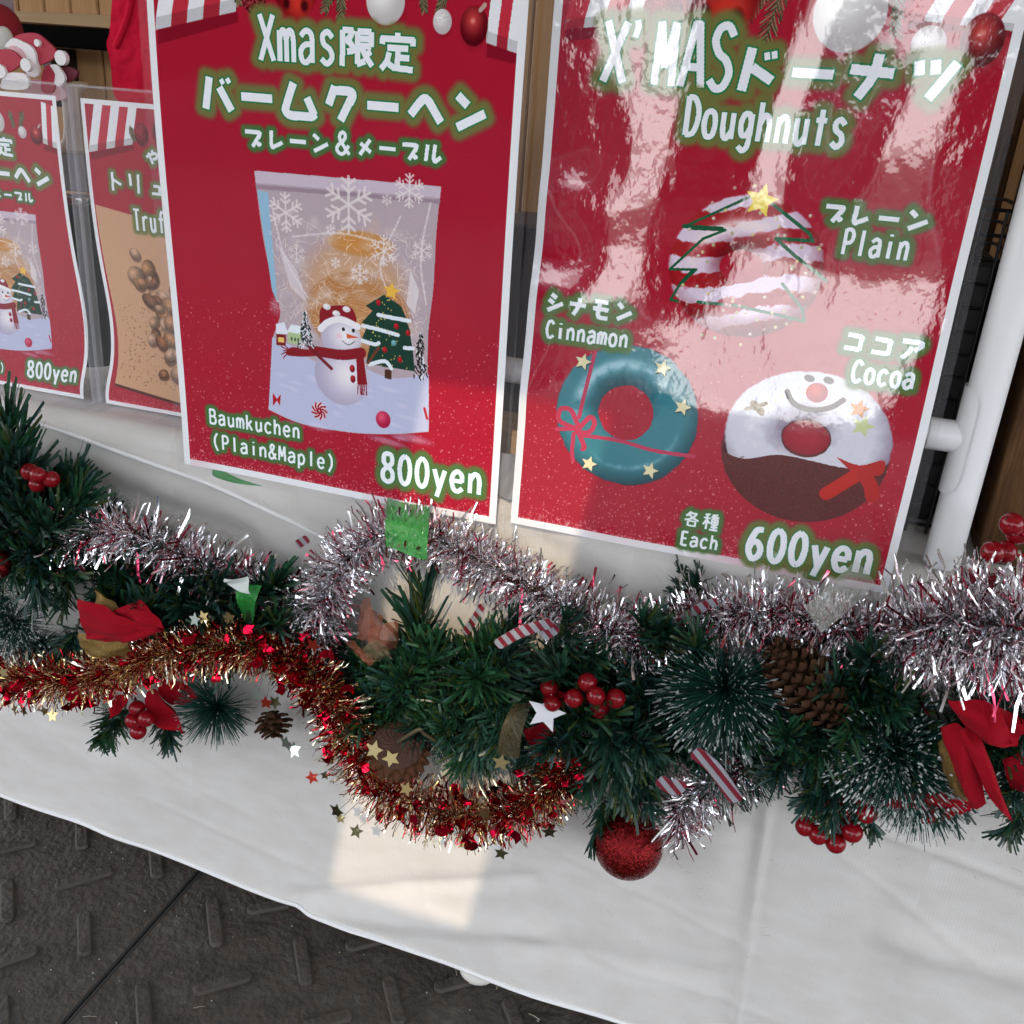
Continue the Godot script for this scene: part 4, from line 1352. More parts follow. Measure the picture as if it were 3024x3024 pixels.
	for q in [[Vector2(268.4,367.0), Vector2(284.0,368.0), Vector2(306.3,368.8)], [Vector2(249.2,382.1), Vector2(267.9,383.4), Vector2(292.5,386.5)], [Vector2(247.3,398.9), Vector2(264.0,401.2), Vector2(269.0,399.0)], [Vector2(258.1,425.5), Vector2(276.8,418.8), Vector2(285.2,426.2)], [Vector2(301.1,399.9), Vector2(311.2,399.2)]]:
		c.line(c.smooth_pts(q, 4), 4.6, Color8(226, 236, 244))
	for k in 46:
		var t := c.r.randf()
		var p: Vector2 = Vector2(277.5,348.3) + Vector2(c.r.randf_range(-1, 1) * (6 + 22 * t), 78 * t)
		c.ell(p.x, p.y, 0.9, 0.9, Color8(240, 220, 120), Color8(230, 200, 100), 0.9, 0, 0, 0.3)
	for p in [Vector2(268.2,353.1), Vector2(290.3,376.6), Vector2(304.6,382.2), Vector2(276.5,405.3), Vector2(295.3,414.2)]:
		c.ell(p.x, p.y, 3.2, 3.6, Color8(196, 34, 40), Color8(140, 16, 24))
	c.ell(Vector2(287.5,396.0).x, Vector2(287.5,396.0).y, 3.4, 3.4, Color8(130, 190, 200), Color8(80, 140, 150))
	c.poly(star5(Vector2(284.1,338.9), 10.0, 5.0, 0.1), Color8(238, 188, 70))
	# the snowman
	c.ell(Vector2(222.1,444.7).x, Vector2(222.1,444.7).y, 36, 35, Color8(240, 234, 240), Color8(178, 170, 196), 1, 0.2, -0.1)
	c.ell(Vector2(221.2,399.3).x, Vector2(221.2,399.3).y, 26, 24, Color8(244, 240, 244), Color8(186, 180, 202), 1, 0.2, -0.1)
	c.poly(c.smooth_pts([Vector2(194.5,387.4), Vector2(196.8,369.8), Vector2(211.6,364.1), Vector2(234.6,363.0), Vector2(241.3,379.3), Vector2(222.1,376.1)], 5), Color8(140, 22, 34))
	c.line(c.smooth_pts([Vector2(195.7,393.1), Vector2(205.2,384.1), Vector2(222.1,378.4), Vector2(243.0,384.0)], 6), 7.5, Color8(240, 236, 242))
	for p in [Vector2(204.0,366.2), Vector2(228.7,365.7), Vector2(215.8,372.3)]:
		c.ell(p.x, p.y, 5, 3.5, Color8(244, 240, 242), Color8(220, 214, 220))
	for p in [Vector2(224.6,389.2), Vector2(237.2,389.0)]:
		c.ell(p.x, p.y, 2.0, 2.3, Color8(30, 26, 30), Color8(40, 36, 40))
	c.poly([Vector2(228.8,393.7), Vector2(245.2,396.5), Vector2(229.7,399.4)], Color8(214, 96, 52))
	c.line(c.smooth_pts([Vector2(223.3,403.0), Vector2(231.4,406.5), Vector2(239.8,400.7)], 5), 0.9, Color8(60, 50, 60))
	c.ell(Vector2(219.1,397.7).x, Vector2(219.1,397.7).y, 6, 5, Color8(236, 196, 206), Color8(236, 206, 214), 0.7, 0, 0, 0.6)
	c.line(c.smooth_pts([Vector2(192.0,419.9), Vector2(209.2,419.9), Vector2(226.3,419.0), Vector2(247.4,413.3)], 5), 12, Color8(136, 22, 34))
	c.poly([Vector2(241.1,416.1), Vector2(250.0,414.9), Vector2(255.4,449.7), Vector2(242.7,451.7)], Color8(136, 22, 34))
	for k in 6:
		var p: Vector2 = Vector2(243.5,450.7) + Vector2(k * 2.1, 0)
		c.line([p, p + Vector2(c.r.randf_range(-1.5, 1.5), 12)], 1.2, Color8(136, 22, 34))
	c.poly(c.smooth_pts([Vector2(194.2,416.8), Vector2(174.7,420.0), Vector2(157.2,420.0), Vector2(150.3,429.8), Vector2(170.1,429.4), Vector2(194.1,424.8)], 4), Color8(136, 22, 34))
	for k in 5:
		var p: Vector2 = Vector2(154.9,424.4)
		c.line([p, p + Vector2(-9 - k % 2 * 2, -8 + k * 4.6)], 1.3, Color8(136, 22, 34))
	c.line([Vector2(181.2,416.7), Vector2(209.2,437.8)], 4.0, Color8(116, 26, 32))
	c.line([Vector2(256.0,423.8), Vector2(269.0,404.4)], 3.2, Color8(110, 60, 40))
	for p in [Vector2(235.7,433.5), Vector2(236.6,445.7)]:
		c.ell(p.x, p.y, 3.4, 4.6, Color8(196, 40, 52), Color8(110, 12, 26))
	# sweets
	var mint: Vector2 = Vector2(192.6,491.8)
	c.ell(mint.x, mint.y, 10, 11, Color8(238, 226, 230), Color8(214, 196, 206))
	for k in 9:
		var d := Vector2.from_angle(TAU * k / 9)
		c.line(c.smooth_pts([mint + d * 2, mint + d.rotated(0.3) * 6, mint + d.rotated(0.75) * 10], 3), 2.2, Color8(164, 34, 54))
	c.ell(Vector2(275.6,488.3).x, Vector2(275.6,488.3).y, 9.5, 10.5, Color8(226, 84, 116), Color8(170, 24, 66))
	c.poly([Vector2(130.6,479.1), Vector2(135.8,486.6), Vector2(141.4,479.5), Vector2(139.7,494.4), Vector2(135.8,488.7), Vector2(130.1,496.0)], Color8(184, 24, 40))
	c.line([Vector2(327.0,466.6), Vector2(330.4,478.1)], 3, Color8(190, 40, 56))
	# snowflakes printed on the film
	for f in [[Vector2(156.5,268.0), 21.0, 2.4], [Vector2(232.5,252.4), 29.0, 3.0], [Vector2(302.9,231.3), 17.0, 2.0], [Vector2(274.4,296.8), 16.0, 1.6], [Vector2(245.8,325.1), 11.0, 1.3], [Vector2(215.9,316.1), 6.0, 0.9], [Vector2(210.7,281.1), 6.0, 0.9], [Vector2(319.5,290.8), 12.0, 1.2], [Vector2(277.3,242.9), 6.0, 0.8], [Vector2(168.1,311.2), 11.0, 0.9]]:
		snowflake(c, f[0], f[1], f[2], Color8(232, 222, 222), 0.82, 0.52)
	# lettering
	write_kana(c, [["gen", 222.2, 80.2, 39.3, 38.1], ["tei", 266.0, 81.0, 40.3, 38.3]], 3.0, 13.5)
	write_latin(c, "Xmas", Vector2(129.7,116.5), Vector2(220.5,115.6), 43.0, 2.8, 13.5)
	write_kana(c, [["ba", 59.7, 133.2, 42.0, 38.3], ["bar", 106.4, 149.2, 41.4, 8.0], ["mu", 156.2, 132.5, 41.1, 38.4], ["ku", 205.8, 132.7, 35.5, 39.2], ["bar", 251.3, 147.6, 39.9, 7.7], ["he", 298.0, 136.4, 41.5, 30.4], ["n", 348.0, 131.3, 37.9, 38.4]], 4.3, 13.5)
	c.ink(1.5, 13.0)
	write_kana(c, [["pu", 109.5, 184.8, 23.6, 19.6], ["re", 139.2, 182.7, 18.3, 20.8], ["bar", 163.2, 190.9, 21.3, 4.1], ["n", 189.6, 182.1, 21.0, 21.2], ["me", 242.8, 182.8, 18.2, 19.6], ["bar", 266.7, 189.7, 21.0, 4.0], ["pu", 292.3, 183.4, 21.4, 19.0], ["ru", 317.9, 182.0, 20.4, 20.2]], 2.1, 8.0)
	write_latin(c, "&", Vector2(216.1,202.0), Vector2(236.2,201.0), 22.0, 1.9, 8.0)
	write_latin(c, "Baumkuchen", Vector2(38.2,532.8), Vector2(166.9,531.2), 19.0, 1.45, 8.0)
	write_latin(c, "(Plain&Maple)", Vector2(40.6,564.8), Vector2(214.0,563.7), 19.0, 1.45, 8.0)
	c.ink(0.6, 7.5, Color8(72, 116, 60))
	write_latin(c, "800yen", Vector2(271.7,565.3), Vector2(402.6,559.6), 36.0, 2.9, 12.0)
	c.ink(1.1, 10.5, Color8(84, 118, 62))
	return c.texture()

func doughnut(c: Canvas, at: Vector2, rx: float, ry: float, hole: Vector2, hx: float, hy: float, lit: Color, base: Color, dark: Color, stripe := 0.0) -> void:
	# a printed photograph of a glazed ring: round body, glaze highlight, crumbs
	var nz := FastNoiseLite.new()
	nz.seed = 9
	nz.frequency = 0.03
	var ld := Vector2(-0.45, -0.9)
	for y in range(int((at.y - ry) * c.s), int((at.y + ry) * c.s) + 1):
		for x in range(int((at.x - rx) * c.s), int((at.x + rx) * c.s) + 1):
			var p := Vector2(x / c.s, y / c.s)
			var nse := nz.get_noise_2d(x, y)
			var o := ((p - at) / Vector2(rx, ry)).length() + 0.02 * nse
			var q := ((p - hole) / Vector2(hx, hy)).length() + 0.04 * nse
			if o > 1.0 or q < 1.0:
				continue
			var di := (q - 1.0) * hx
			var dq := (1.0 - o) * rx
			var t := di / (di + dq + 0.001)
			var dir := (p - hole).normalized()
			var l := 0.42 + 0.4 * sin(t * PI) - 0.34 * cos(t * PI) * dir.dot(ld) + 0.1 * nse
			var b0 := base
			if stripe > 0.0:
				var sv := fposmod((p.y - at.y + 0.16 * (p.x - at.x) + 5.0 * sin((p.x - at.x) * 0.045) + 4.0 * nse) / stripe, 1.0)
				b0 = base.lerp(Color8(224, 204, 224), smoothstep(0.42, 0.5, sv) * (1.0 - smoothstep(0.92, 1.0, sv)))
			var col := b0.lerp(dark, clampf(0.95 - l * 1.35, 0, 0.85))
			var hl := exp(-pow((t - 0.52) / 0.13, 2)) * clampf(dir.dot(ld) * 1.2 - 0.2 + 0.7 * nse, 0, 1)
			hl += 0.7 * exp(-pow((t - 0.62) / 0.05, 2)) * clampf(-dir.dot(ld) - 0.55 + 0.5 * nse, 0, 1)
			col = col.lerp(lit, clampf(hl, 0, 0.85))
			c.put(x, y, col * (1.0 + c.r.randf_range(-0.03, 0.03)), clampf((1.0 - o) * 40, 0, 1))

func print_doughnuts() -> ImageTexture:
	var c := Canvas.new(420, 594, 2.0, 2)
	xmas_backdrop(c, 1)
	# striped red and white ring with green icing zigzag
	var a: Vector2 = Vector2(218.1,277.4)
	doughnut(c, a, 77, 70, a + Vector2(-4, 0), 22, 16, Color8(246, 226, 224), Color8(164, 26, 34), Color8(96, 10, 20), 30.0)
	var zig := [Vector2(212.1,209.8), Vector2(155.3,242.9), Vector2(157.5,245.9), Vector2(192.8,243.9), Vector2(172.4,254.3), Vector2(143.9,287.6), Vector2(170.3,285.2), Vector2(156.9,299.7), Vector2(149.0,317.8), Vector2(156.2,318.6)]
	c.line(zig, 2.6, Color8(30, 92, 58))
	c.line([Vector2(152.1,244.2), Vector2(189.3,243.0)], 4.0, Color8(24, 84, 52))
	c.line([Vector2(167.1,286.6), Vector2(157.0,300.7)], 4.0, Color8(24, 84, 52))
	c.line([Vector2(176.9,317.1), Vector2(218.1,316.1), Vector2(255.8,319.8), Vector2(284.6,322.8), Vector2(280.9,311.5), Vector2(257.1,289.4)], 3.0, Color8(40, 104, 66))
	c.line([Vector2(228.7,211.4), Vector2(274.0,238.7), Vector2(278.4,245.3), Vector2(243.0,246.8), Vector2(263.5,260.8), Vector2(298.1,281.3)], 3.4, Color8(34, 100, 62))
	for k in 60:
		var p := a + Vector2.from_angle(c.r.randf() * TAU) * c.r.randf_range(30, 80)
		c.ell(p.x, p.y, 1.8, 1.8, [Color8(238, 226, 150), Color8(226, 150, 170), Color8(236, 236, 240), Color8(170, 200, 140)][k % 4], Color8(190, 160, 130), 0.95)
	c.poly(star5(Vector2(223.3,212.6), 17, 8, 0.15), Color8(238, 214, 60))
	# teal ring with a pink icing bow
	a = Vector2(119.6,445.8)
	doughnut(c, a, 78, 78, a + Vector2(-1, -4), 30, 30, Color8(176, 214, 226), Color8(60, 128, 140), Color8(18, 58, 68))
	var pink := Color8(190, 58, 88)
	c.line(c.smooth_pts([Vector2(78.8,374.8), Vector2(74.9,404.7), Vector2(68.4,454.7)], 5), 4.2, pink)
	c.line(c.smooth_pts([Vector2(73.8,474.9), Vector2(115.7,473.8), Vector2(153.8,478.1), Vector2(197.8,477.0)], 5), 4.2, pink)
	c.line(c.smooth_pts([Vector2(68.9,466.1), Vector2(59.2,448.5), Vector2(47.6,448.4), Vector2(47.2,461.9), Vector2(67.3,468.3)], 6), 5.4, pink)
	c.line(c.smooth_pts([Vector2(69.2,468.0), Vector2(80.8,452.7), Vector2(86.2,459.5), Vector2(80.9,469.9), Vector2(67.7,472.1)], 6), 5.4, pink)
	c.line(c.smooth_pts([Vector2(67.3,468.3), Vector2(77.1,486.0), Vector2(76.4,490.0)], 5), 5.6, pink)
	c.line([Vector2(65.4,468.6), Vector2(44.4,472.0)], 4.6, pink)
	c.line(c.smooth_pts([Vector2(64.1,474.6), Vector2(64.4,494.0), Vector2(66.5,505.5)], 5), 4.4, pink)
	for p in [Vector2(66.4,393.4), Vector2(151.4,388.5), Vector2(178.5,426.1), Vector2(85.3,506.1), Vector2(153.7,501.2)]:
		c.poly(star5(p + Vector2(0.8, 1.2), 10, 4.6, 0.2), Color8(40, 70, 74))
		c.poly(star5(p, 9.6, 4.4, 0.2), Color8(232, 222, 178))
	# white ring with a smiling face on a cocoa base
	a = Vector2(308.0,448.3)
	c.ell(a.x, a.y + 2, 84, 80, Color8(104, 46, 44), Color8(58, 20, 24), 1, 0, 0.2, 0.03)
	doughnut(c, a + Vector2(0, -10), 84, 69, Vector2(307.5,438.2), 25, 20, Color8(252, 252, 255), Color8(214, 214, 226), Color8(112, 92, 116))
	var low := []
	for j in 21:
		var an := PI * j / 20.0
		low.append(a + Vector2(cos(an) * 84, 3 + sin(an) * 79))
	c.poly(low + c.smooth_pts([Vector2(227.2,466.4), Vector2(250.7,470.6), Vector2(284.0,460.4), Vector2(318.6,461.1), Vector2(352.7,462.4), Vector2(389.4,453.1)], 5), Color8(92, 38, 38), 1, 0.2)
	c.ell(Vector2(307.4,437.5).x, Vector2(307.4,437.5).y, 24, 18, Color8(170, 37, 56), Color8(150, 30, 48), 1, 0, 0, 0.05)
	for k in 260:
		var p := a + Vector2(c.r.randf_range(-80, 80), c.r.randf_range(20, 76))
		if ((p - a) / Vector2(88, 80)).length() < 1.0:
			c.ell(p.x, p.y, 1.2, 1.0, Color8(150, 86, 72), Color8(70, 26, 28), 0.5)
	c.poly(c.smooth_pts([Vector2(340.7,452.5), Vector2(365.1,457.4), Vector2(386.4,448.2), Vector2(386.4,464.5), Vector2(360.4,467.3)], 4), Color8(178, 32, 32))
	c.line(c.smooth_pts([Vector2(365.2,466.4), Vector2(349.7,482.0), Vector2(338.3,493.4)], 5), 14, Color8(190, 36, 32))
	c.line(c.smooth_pts([Vector2(370.0,465.6), Vector2(379.0,476.7), Vector2(382.7,487.1)], 5), 14, Color8(180, 32, 30))
	c.line(c.smooth_pts([Vector2(280.8,394.1), Vector2(289.6,405.2), Vector2(307.2,408.8), Vector2(324.7,404.0), Vector2(336.1,394.5)], 6), 5.4, Color8(62, 26, 24))
	c.ell(Vector2(309.5,390.8).x, Vector2(309.5,390.8).y, 11, 10, Color8(212, 52, 44), Color8(160, 22, 26))
	for p in [Vector2(299.7,377.6), Vector2(318.5,376.9)]:
		c.ell(p.x, p.y, 5.4, 3.6, Color8(70, 34, 30), Color8(50, 20, 18), 1, 0, 0, 0.1, 0.2)
	c.poly(star5(Vector2(353.1,400.6), 10, 5, 0.1), Color8(214, 134, 54))
	c.poly(star5(Vector2(359.7,417.1), 12, 5.6, 0.2), Color8(198, 210, 150))
	c.line([Vector2(249.5,411.4), Vector2(259.4,418.8)], 7, Color8(150, 128, 96))
	c.line([Vector2(243.6,417.7), Vector2(261.9,409.5)], 4, Color8(150, 128, 96))
	# lettering
	write_kana(c, [["do", 181.8, 75.0, 37.8, 42.9], ["bar", 229.1, 91.5, 42.9, 8.9], ["na", 280.1, 74.0, 45.1, 43.7], ["tsu", 336.7, 75.7, 41.7, 40.5]], 4.4, 14.5)
	write_latin(c, "X", Vector2(49.4,116.9), Vector2(78.7,116.0), 53.0, 3.7, 14.5)
	write_latin(c, "'", Vector2(75.9,115.2), Vector2(90.1,115.2), 53.0, 2.8, 14.5)
	write_latin(c, "MAS", Vector2(99.7,116.4), Vector2(179.1,114.9), 55.0, 3.5, 14.5)
	c.ink(1.7, 14.0)
	write_latin(c, "Doughnuts", Vector2(136.7,159.0), Vector2(292.1,158.3), 35.0, 2.6, 12.0)
	c.ink(0.9, 11.5)
	write_kana(c, [["pu", 283.2, 208.8, 21.4, 18.5], ["re", 309.7, 207.1, 17.1, 19.6], ["bar", 332.8, 215.3, 21.1, 4.2], ["n", 359.0, 206.1, 20.7, 20.8], ["shi", 19.2, 323.8, 20.4, 21.5], ["na", 43.4, 325.1, 20.9, 21.4], ["mo", 68.3, 324.9, 20.6, 22.0], ["n", 93.9, 324.6, 18.9, 21.5], ["ko", 324.8, 326.5, 19.8, 19.7], ["ko", 350.8, 327.0, 20.8, 19.5], ["a", 377.4, 325.0, 22.3, 21.7]], 2.3, 9.5)
	write_latin(c, "Plain", Vector2(305.1,254.3), Vector2(368.7,253.5), 24.0, 1.8, 9.5)
	write_latin(c, "Cinnamon", Vector2(20.8,372.4), Vector2(112.1,372.4), 18.5, 1.6, 9.5)
	write_latin(c, "Cocoa", Vector2(337.5,374.5), Vector2(398.5,373.3), 21.0, 1.9, 9.5)
	c.ink(0.6, 9.0, Color8(88, 118, 62))
	write_kana(c, [["kaku", 197.0, 538.7, 17.3, 19.2], ["shu", 217.1, 537.6, 18.2, 21.0]], 1.2, 8.5)
	write_latin(c, "Each", Vector2(195.6,581.4), Vector2(238.8,580.3), 17.0, 1.4, 8.5)
	c.ink(0.4, 8.0, Color8(72, 116, 60))
	write_latin(c, "600yen", Vector2(265.7,582.7), Vector2(400.5,575.0), 38.0, 3.4, 11.5)
	c.ink(1.1, 11.0, Color8(100, 118, 60))
	return c.texture()

func print_truffle() -> ImageTexture:
	var c := Canvas.new(420, 594, 1.6, 3)
	xmas_backdrop(c, 0)
	c.poly([Vector2(10.1,190.3), Vector2(87.3,201.6), Vector2(320.5,184.5), Vector2(302.2,582.3), Vector2(181.1,569.4), Vector2(20.7,547.2), Vector2(18.1,455.0), Vector2(13.1,352.7)], Color8(206, 160, 124), 1, 0.05)
	c.poly([Vector2(20.9,545.7), Vector2(183.8,565.4), Vector2(302.3,580.9), Vector2(302.0,586.6), Vector2(20.3,551.6)], Color8(90, 40, 34))
	for k in 260:
		var p: Vector2 = Vector2(27.1,371.2) + Vector2(c.r.randf() * 190, c.r.randf() * 170)
		c.line([p, p + Vector2.from_angle(c.r.randf() * TAU) * c.r.randf_range(0.8, 4)], c.r.randf_range(0.8, 2.4), Color8(120, 84, 60), 0.75)
	var k2 := 0
	for k in 64:
		var v := k / 63.0
		var mid: Vector2 = Vector2(144.6,284.6).lerp(Vector2(184.9,515.4), v)
		var p := mid + Vector2(c.r.randf_range(-70, 90), c.r.randf_range(-14, 14))
		var rr := c.r.randf_range(11, 24)
		var el := c.r.randf_range(0.55, 0.95)
		var an := c.r.randf_range(-1.2, 1.2)
		var l: Color = [Color8(206, 146, 98), Color8(226, 180, 146), Color8(180, 112, 66), Color8(216, 166, 128), Color8(150, 98, 66)][k2 % 5]
		c.ell(p.x + 2, p.y + 4, rr * 1.08, rr * el * 1.1, Color8(80, 46, 32), Color8(86, 50, 34), 0.65, 0, 0, 0.25, an)
		c.ell(p.x, p.y, rr, rr * el, l, l * 0.52, 1, -0.2, -0.35, 0.06, an)
		for j in 10:
			c.line([p + Vector2(c.r.randf_range(-0.5, 0.5), c.r.randf_range(-0.4, 0.4)) * rr, p + Vector2(c.r.randf_range(-0.6, 0.6), c.r.randf_range(-0.4, 0.4)) * rr], 0.7, [Color8(110, 64, 40), Color8(240, 214, 190)][j % 2], 0.35)
		k2 += 1
	write_kana(c, [["ya", 131.2, 76.9, 29.5, 29.4], ["to", 45.3, 123.5, 31.4, 39.0], ["ri", 89.2, 122.2, 28.7, 40.7], ["yu", 137.9, 138.1, 26.9, 23.3]], 2.8, 11.5)
	write_latin(c, "Truff", Vector2(91.5,229.6), Vector2(180.7,228.5), 40.0, 2.4, 11.5)
	c.ink(0.7, 11.0)
	return c.texture()

func print_mat(t: Texture2D, wave: float, spec: float, coat: float) -> StandardMaterial3D:
	var m := mat(Color.WHITE, 0.07)
	m.albedo_texture = t
	m.metallic_specular = spec
	m.clearcoat_enabled = true
	m.clearcoat = coat
	m.clearcoat_roughness = 0.03
	m.normal_enabled = true
	m.normal_texture = M.film_noise
	m.normal_scale = wave
	return m

# a sheet in the xy plane: z(u, v) is its waviness; page inside, clear margin outside
func sheet(t: Node3D, w: float, h: float, marg: float, f: Callable, pm: Material, nu: int, nv: int) -> void:
	var g := Geo.new()
	g.grid(nu, nv, func(u, v): return Vector3(u * w, (1.0 - v) * h, f.call(u, v)))
	part("print", g.mesh(pm), t)
	if marg <= 0.0:
		return
	g = Geo.new()
	for e in 4:
		g.grid(40, 2, func(u, v):
			var a: float = u
			var q: float = v
			var p := Vector2.ZERO
			if e == 0:
				p = Vector2(lerpf(-marg, w + marg, a), h + q * marg)
			elif e == 1:
				p = Vector2(lerpf(-marg, w + marg, a), -q * marg)
			elif e == 2:
				p = Vector2(-q * marg, a * h)
			else:
				p = Vector2(w + q * marg, a * h)
			return Vector3(p.x, p.y, f.call(clampf(p.x / w, 0, 1), clampf(1.0 - p.y / h, 0, 1))))
	part("laminate_margin", g.mesh(M.film), t)

func build_posters() -> void:
	M.film_noise = noise_tex(512, 0.018, [], 51, true, 2.2, FastNoiseLite.TYPE_SIMPLEX_SMOOTH, 5)
	var tex_a := print_baumkuchen()
	var tex_b := print_doughnuts()
	M.print_a = print_mat(tex_a, 0.25, 0.2, 0.7)
	M.print_b = print_mat(tex_b, 0.32, 0.65, 1.0)
	var a := thing("menu_poster", "large laminated red poster with a snowman cake bag, Baumkuchen 800yen", "poster", Vector3(-0.4735, 0.74, 0.01), "large laminated posters")
	sheet(a, 0.42, 0.594, 0.011, func(u, v): return -0.004 + 0.004 * sin(v * 5.0 + 0.4) * (1.0 - u * 0.5) + 0.0015 * sin(u * 6.0 + v * 4.0), M.print_a, 60, 84)
	a.rotation.x = deg_to_rad(0.5)
	var b := thing("menu_poster", "large laminated red poster with three decorated doughnuts, 600yen each", "poster", Vector3(-0.037, 0.744, 0.004), "large laminated posters")
	sheet(b, 0.42, 0.594, 0.011, func(u, v): return poster_b_wave(u, v), M.print_b, 90, 126)
	b.rotation.x = deg_to_rad(-4.3)

func poster_b_wave(u: float, v: float) -> float:
	# loose laminate: bulges and ripples shaped to place the mirrored glare
	var win := 0.45 + 0.55 * exp(-pow((u - 0.56) / 0.24, 2))
	var z := 0.0
	for k in 20:
		var t := lerpf(v, 1.0, (k + 0.5) / 20.0)
		var slope := -0.06 + 0.165 * win * smoothstep(0.4, 0.5, t) * (1.0 - smoothstep(0.68, 0.77, t)) - 0.02 * smoothstep(0.76, 0.85, t)
		z -= slope * 0.594 * (1.0 - v) / 20.0
	z -= 0.006
	z += 0.0012 * sin(v * 13.0 + u * 5.0) + 0.0008 * sin(u * 15.0 + v * 8.0 + 1.0)
	for q in [[0.03, 0.40, 0.16, 0.05, 0.0035], [0.04, 0.56, 0.14, 0.05, 0.003], [0.02, 0.74, 0.1, 0.04, 0.003]]:
		var dx: float = (u - q[0]) / q[2]
		var dy: float = (v - q[1]) / q[3]
		z += q[4] * exp(-dx * dx - dy * dy)
	return z

func build_stands() -> void:
	var tex_t := print_truffle()
	var pa := mat(Color.WHITE, 0.55)
	pa.albedo_texture = M.print_a.albedo_texture
	var pt := mat(Color.WHITE, 0.55)
	pt.albedo_texture = tex_t
	var w := 0.273
	var h := 0.386
	var specs := [
		[Vector3(-0.943, 0.776, -0.066), pa, "clear acrylic menu stand holding the small snowman bag sheet", "small red menu sheet with a snowman cake bag, inside an acrylic stand", -1.0],
		[Vector3(-0.634, 0.776, -0.066), pt, "clear acrylic menu stand beside the large baumkuchen poster, holding the nut sheet", "small red menu sheet with a heap of nuts, inside an acrylic stand", 1.0]]
	for s in specs:
		var t := thing("acrylic_stand", s[2], "menu stand", s[0], "acrylic menu stands")
		var m := 0.012
		for z in [0.006, -0.008]:
			var g := Geo.new()
			g.box(Vector3(-m, -0.002, z - 0.001), Vector3(w + m, h + m, z + 0.001))
			part("pane", g.mesh(M.acrylic), t)
		for e in [[Vector3(-m - 0.0025, -0.002, -0.009), Vector3(-m, h + m, 0.007)], [Vector3(w + m, -0.002, -0.009), Vector3(w + m + 0.0025, h + m, 0.007)], [Vector3(-m, h + m, -0.009), Vector3(w + m, h + m + 0.003, 0.007)]]:
			var g := Geo.new()
			g.box(e[0], e[1], 0.0005)
			part("edge", g.mesh(M.acrylic_edge), t)
		var g2 := Geo.new()
		g2.box(Vector3(-m, -0.0035, -0.09), Vector3(w + m, -0.0022, 0.03), 0.0004)
		part("base", g2.mesh(M.acrylic_edge), t)
		var sh := thing("menu_sheet", s[3], "menu sheet", s[0], "small menu sheets")
		var sgn: float = s[4]
		# the paper slumps inside its sleeve
		sheet_bent(sh, w, h, s[1], sgn)

func sheet_bent(t: Node3D, w: float, h: float, pm: Material, sgn: float) -> void:
	var g := Geo.new()
	g.grid(30, 60, func(u, v):
		var y: float = 1.0 - v
		var b := 0.012 * exp(-pow((y - 0.28) / 0.2, 2)) - 0.010 * exp(-pow((y - 0.02) / 0.1, 2)) - 0.004 * exp(-pow((y - 0.75) / 0.25, 2))
		var edge: float = (1.0 - u) if sgn > 0 else u
		return Vector3(u * w + b * edge, y * h, -0.001 + 0.004 * sin(y * 7.0) * 0.5))
	part("print", g.mesh(pm), t)

# ---------------------------------------------------------------- greenery
func sprig_mesh(l: float, nl: float, count: int, hue: float) -> ArrayMesh:
	var g := Geo.new()
	var bow := Vector3(rng.randf_range(-0.35, 0.35), 0, rng.randf_range(-0.35, 0.35)) * l
	for k in count:
		var t := pow(rng.randf(), 0.85)
		var a := rng.randf() * TAU
		var open := lerpf(1.15, 0.45, t) + rng.randf_range(-0.2, 0.2)
		var rad := Vector3(cos(a), 0, sin(a))
		var d := (Vector3.UP * cos(open) + rad * sin(open)).normalized()
		var p := Vector3(0, t * l, 0) + bow * t * t + rad * 0.001
		var q := nl * rng.randf_range(0.6, 1.15) * lerpf(1.0, 0.8, t)
		var bend := (Vector3.UP * rng.randf_range(-0.1, 0.35) + rdir() * 0.24) * q
		var side := d.cross(rdir()).normalized()
		var b := rng.randf_range(0.6, 1.25)
		var c0 := Color(0.012 * b, (0.042 + 0.012 * hue) * b, (0.032 - 0.011 * hue) * b)
		if rng.randf() < 0.1:
			c0 = Color(0.035, 0.055, 0.014)
		elif rng.randf() < 0.12:
			c0 = Color(0.016, 0.048, 0.046)
		g.ribbon([p, p + d * q * 0.5 + bend * 0.2, p + d * q + bend], side, 0.0041, 0.0034, c0, c0 * 1.15, (side + rdir() * 0.7).normalized())
	return g.mesh(M.pine)

func stem_mesh(l: float) -> ArrayMesh:
	var g := Geo.new()
	g.tube([Vector3(0, -0.02, 0), Vector3(0, l * 0.4, 0), Vector3(0, l * 0.7, 0)], [0.0016, 0.0013, 0.0008], 6)
	return g.mesh(M.wire)

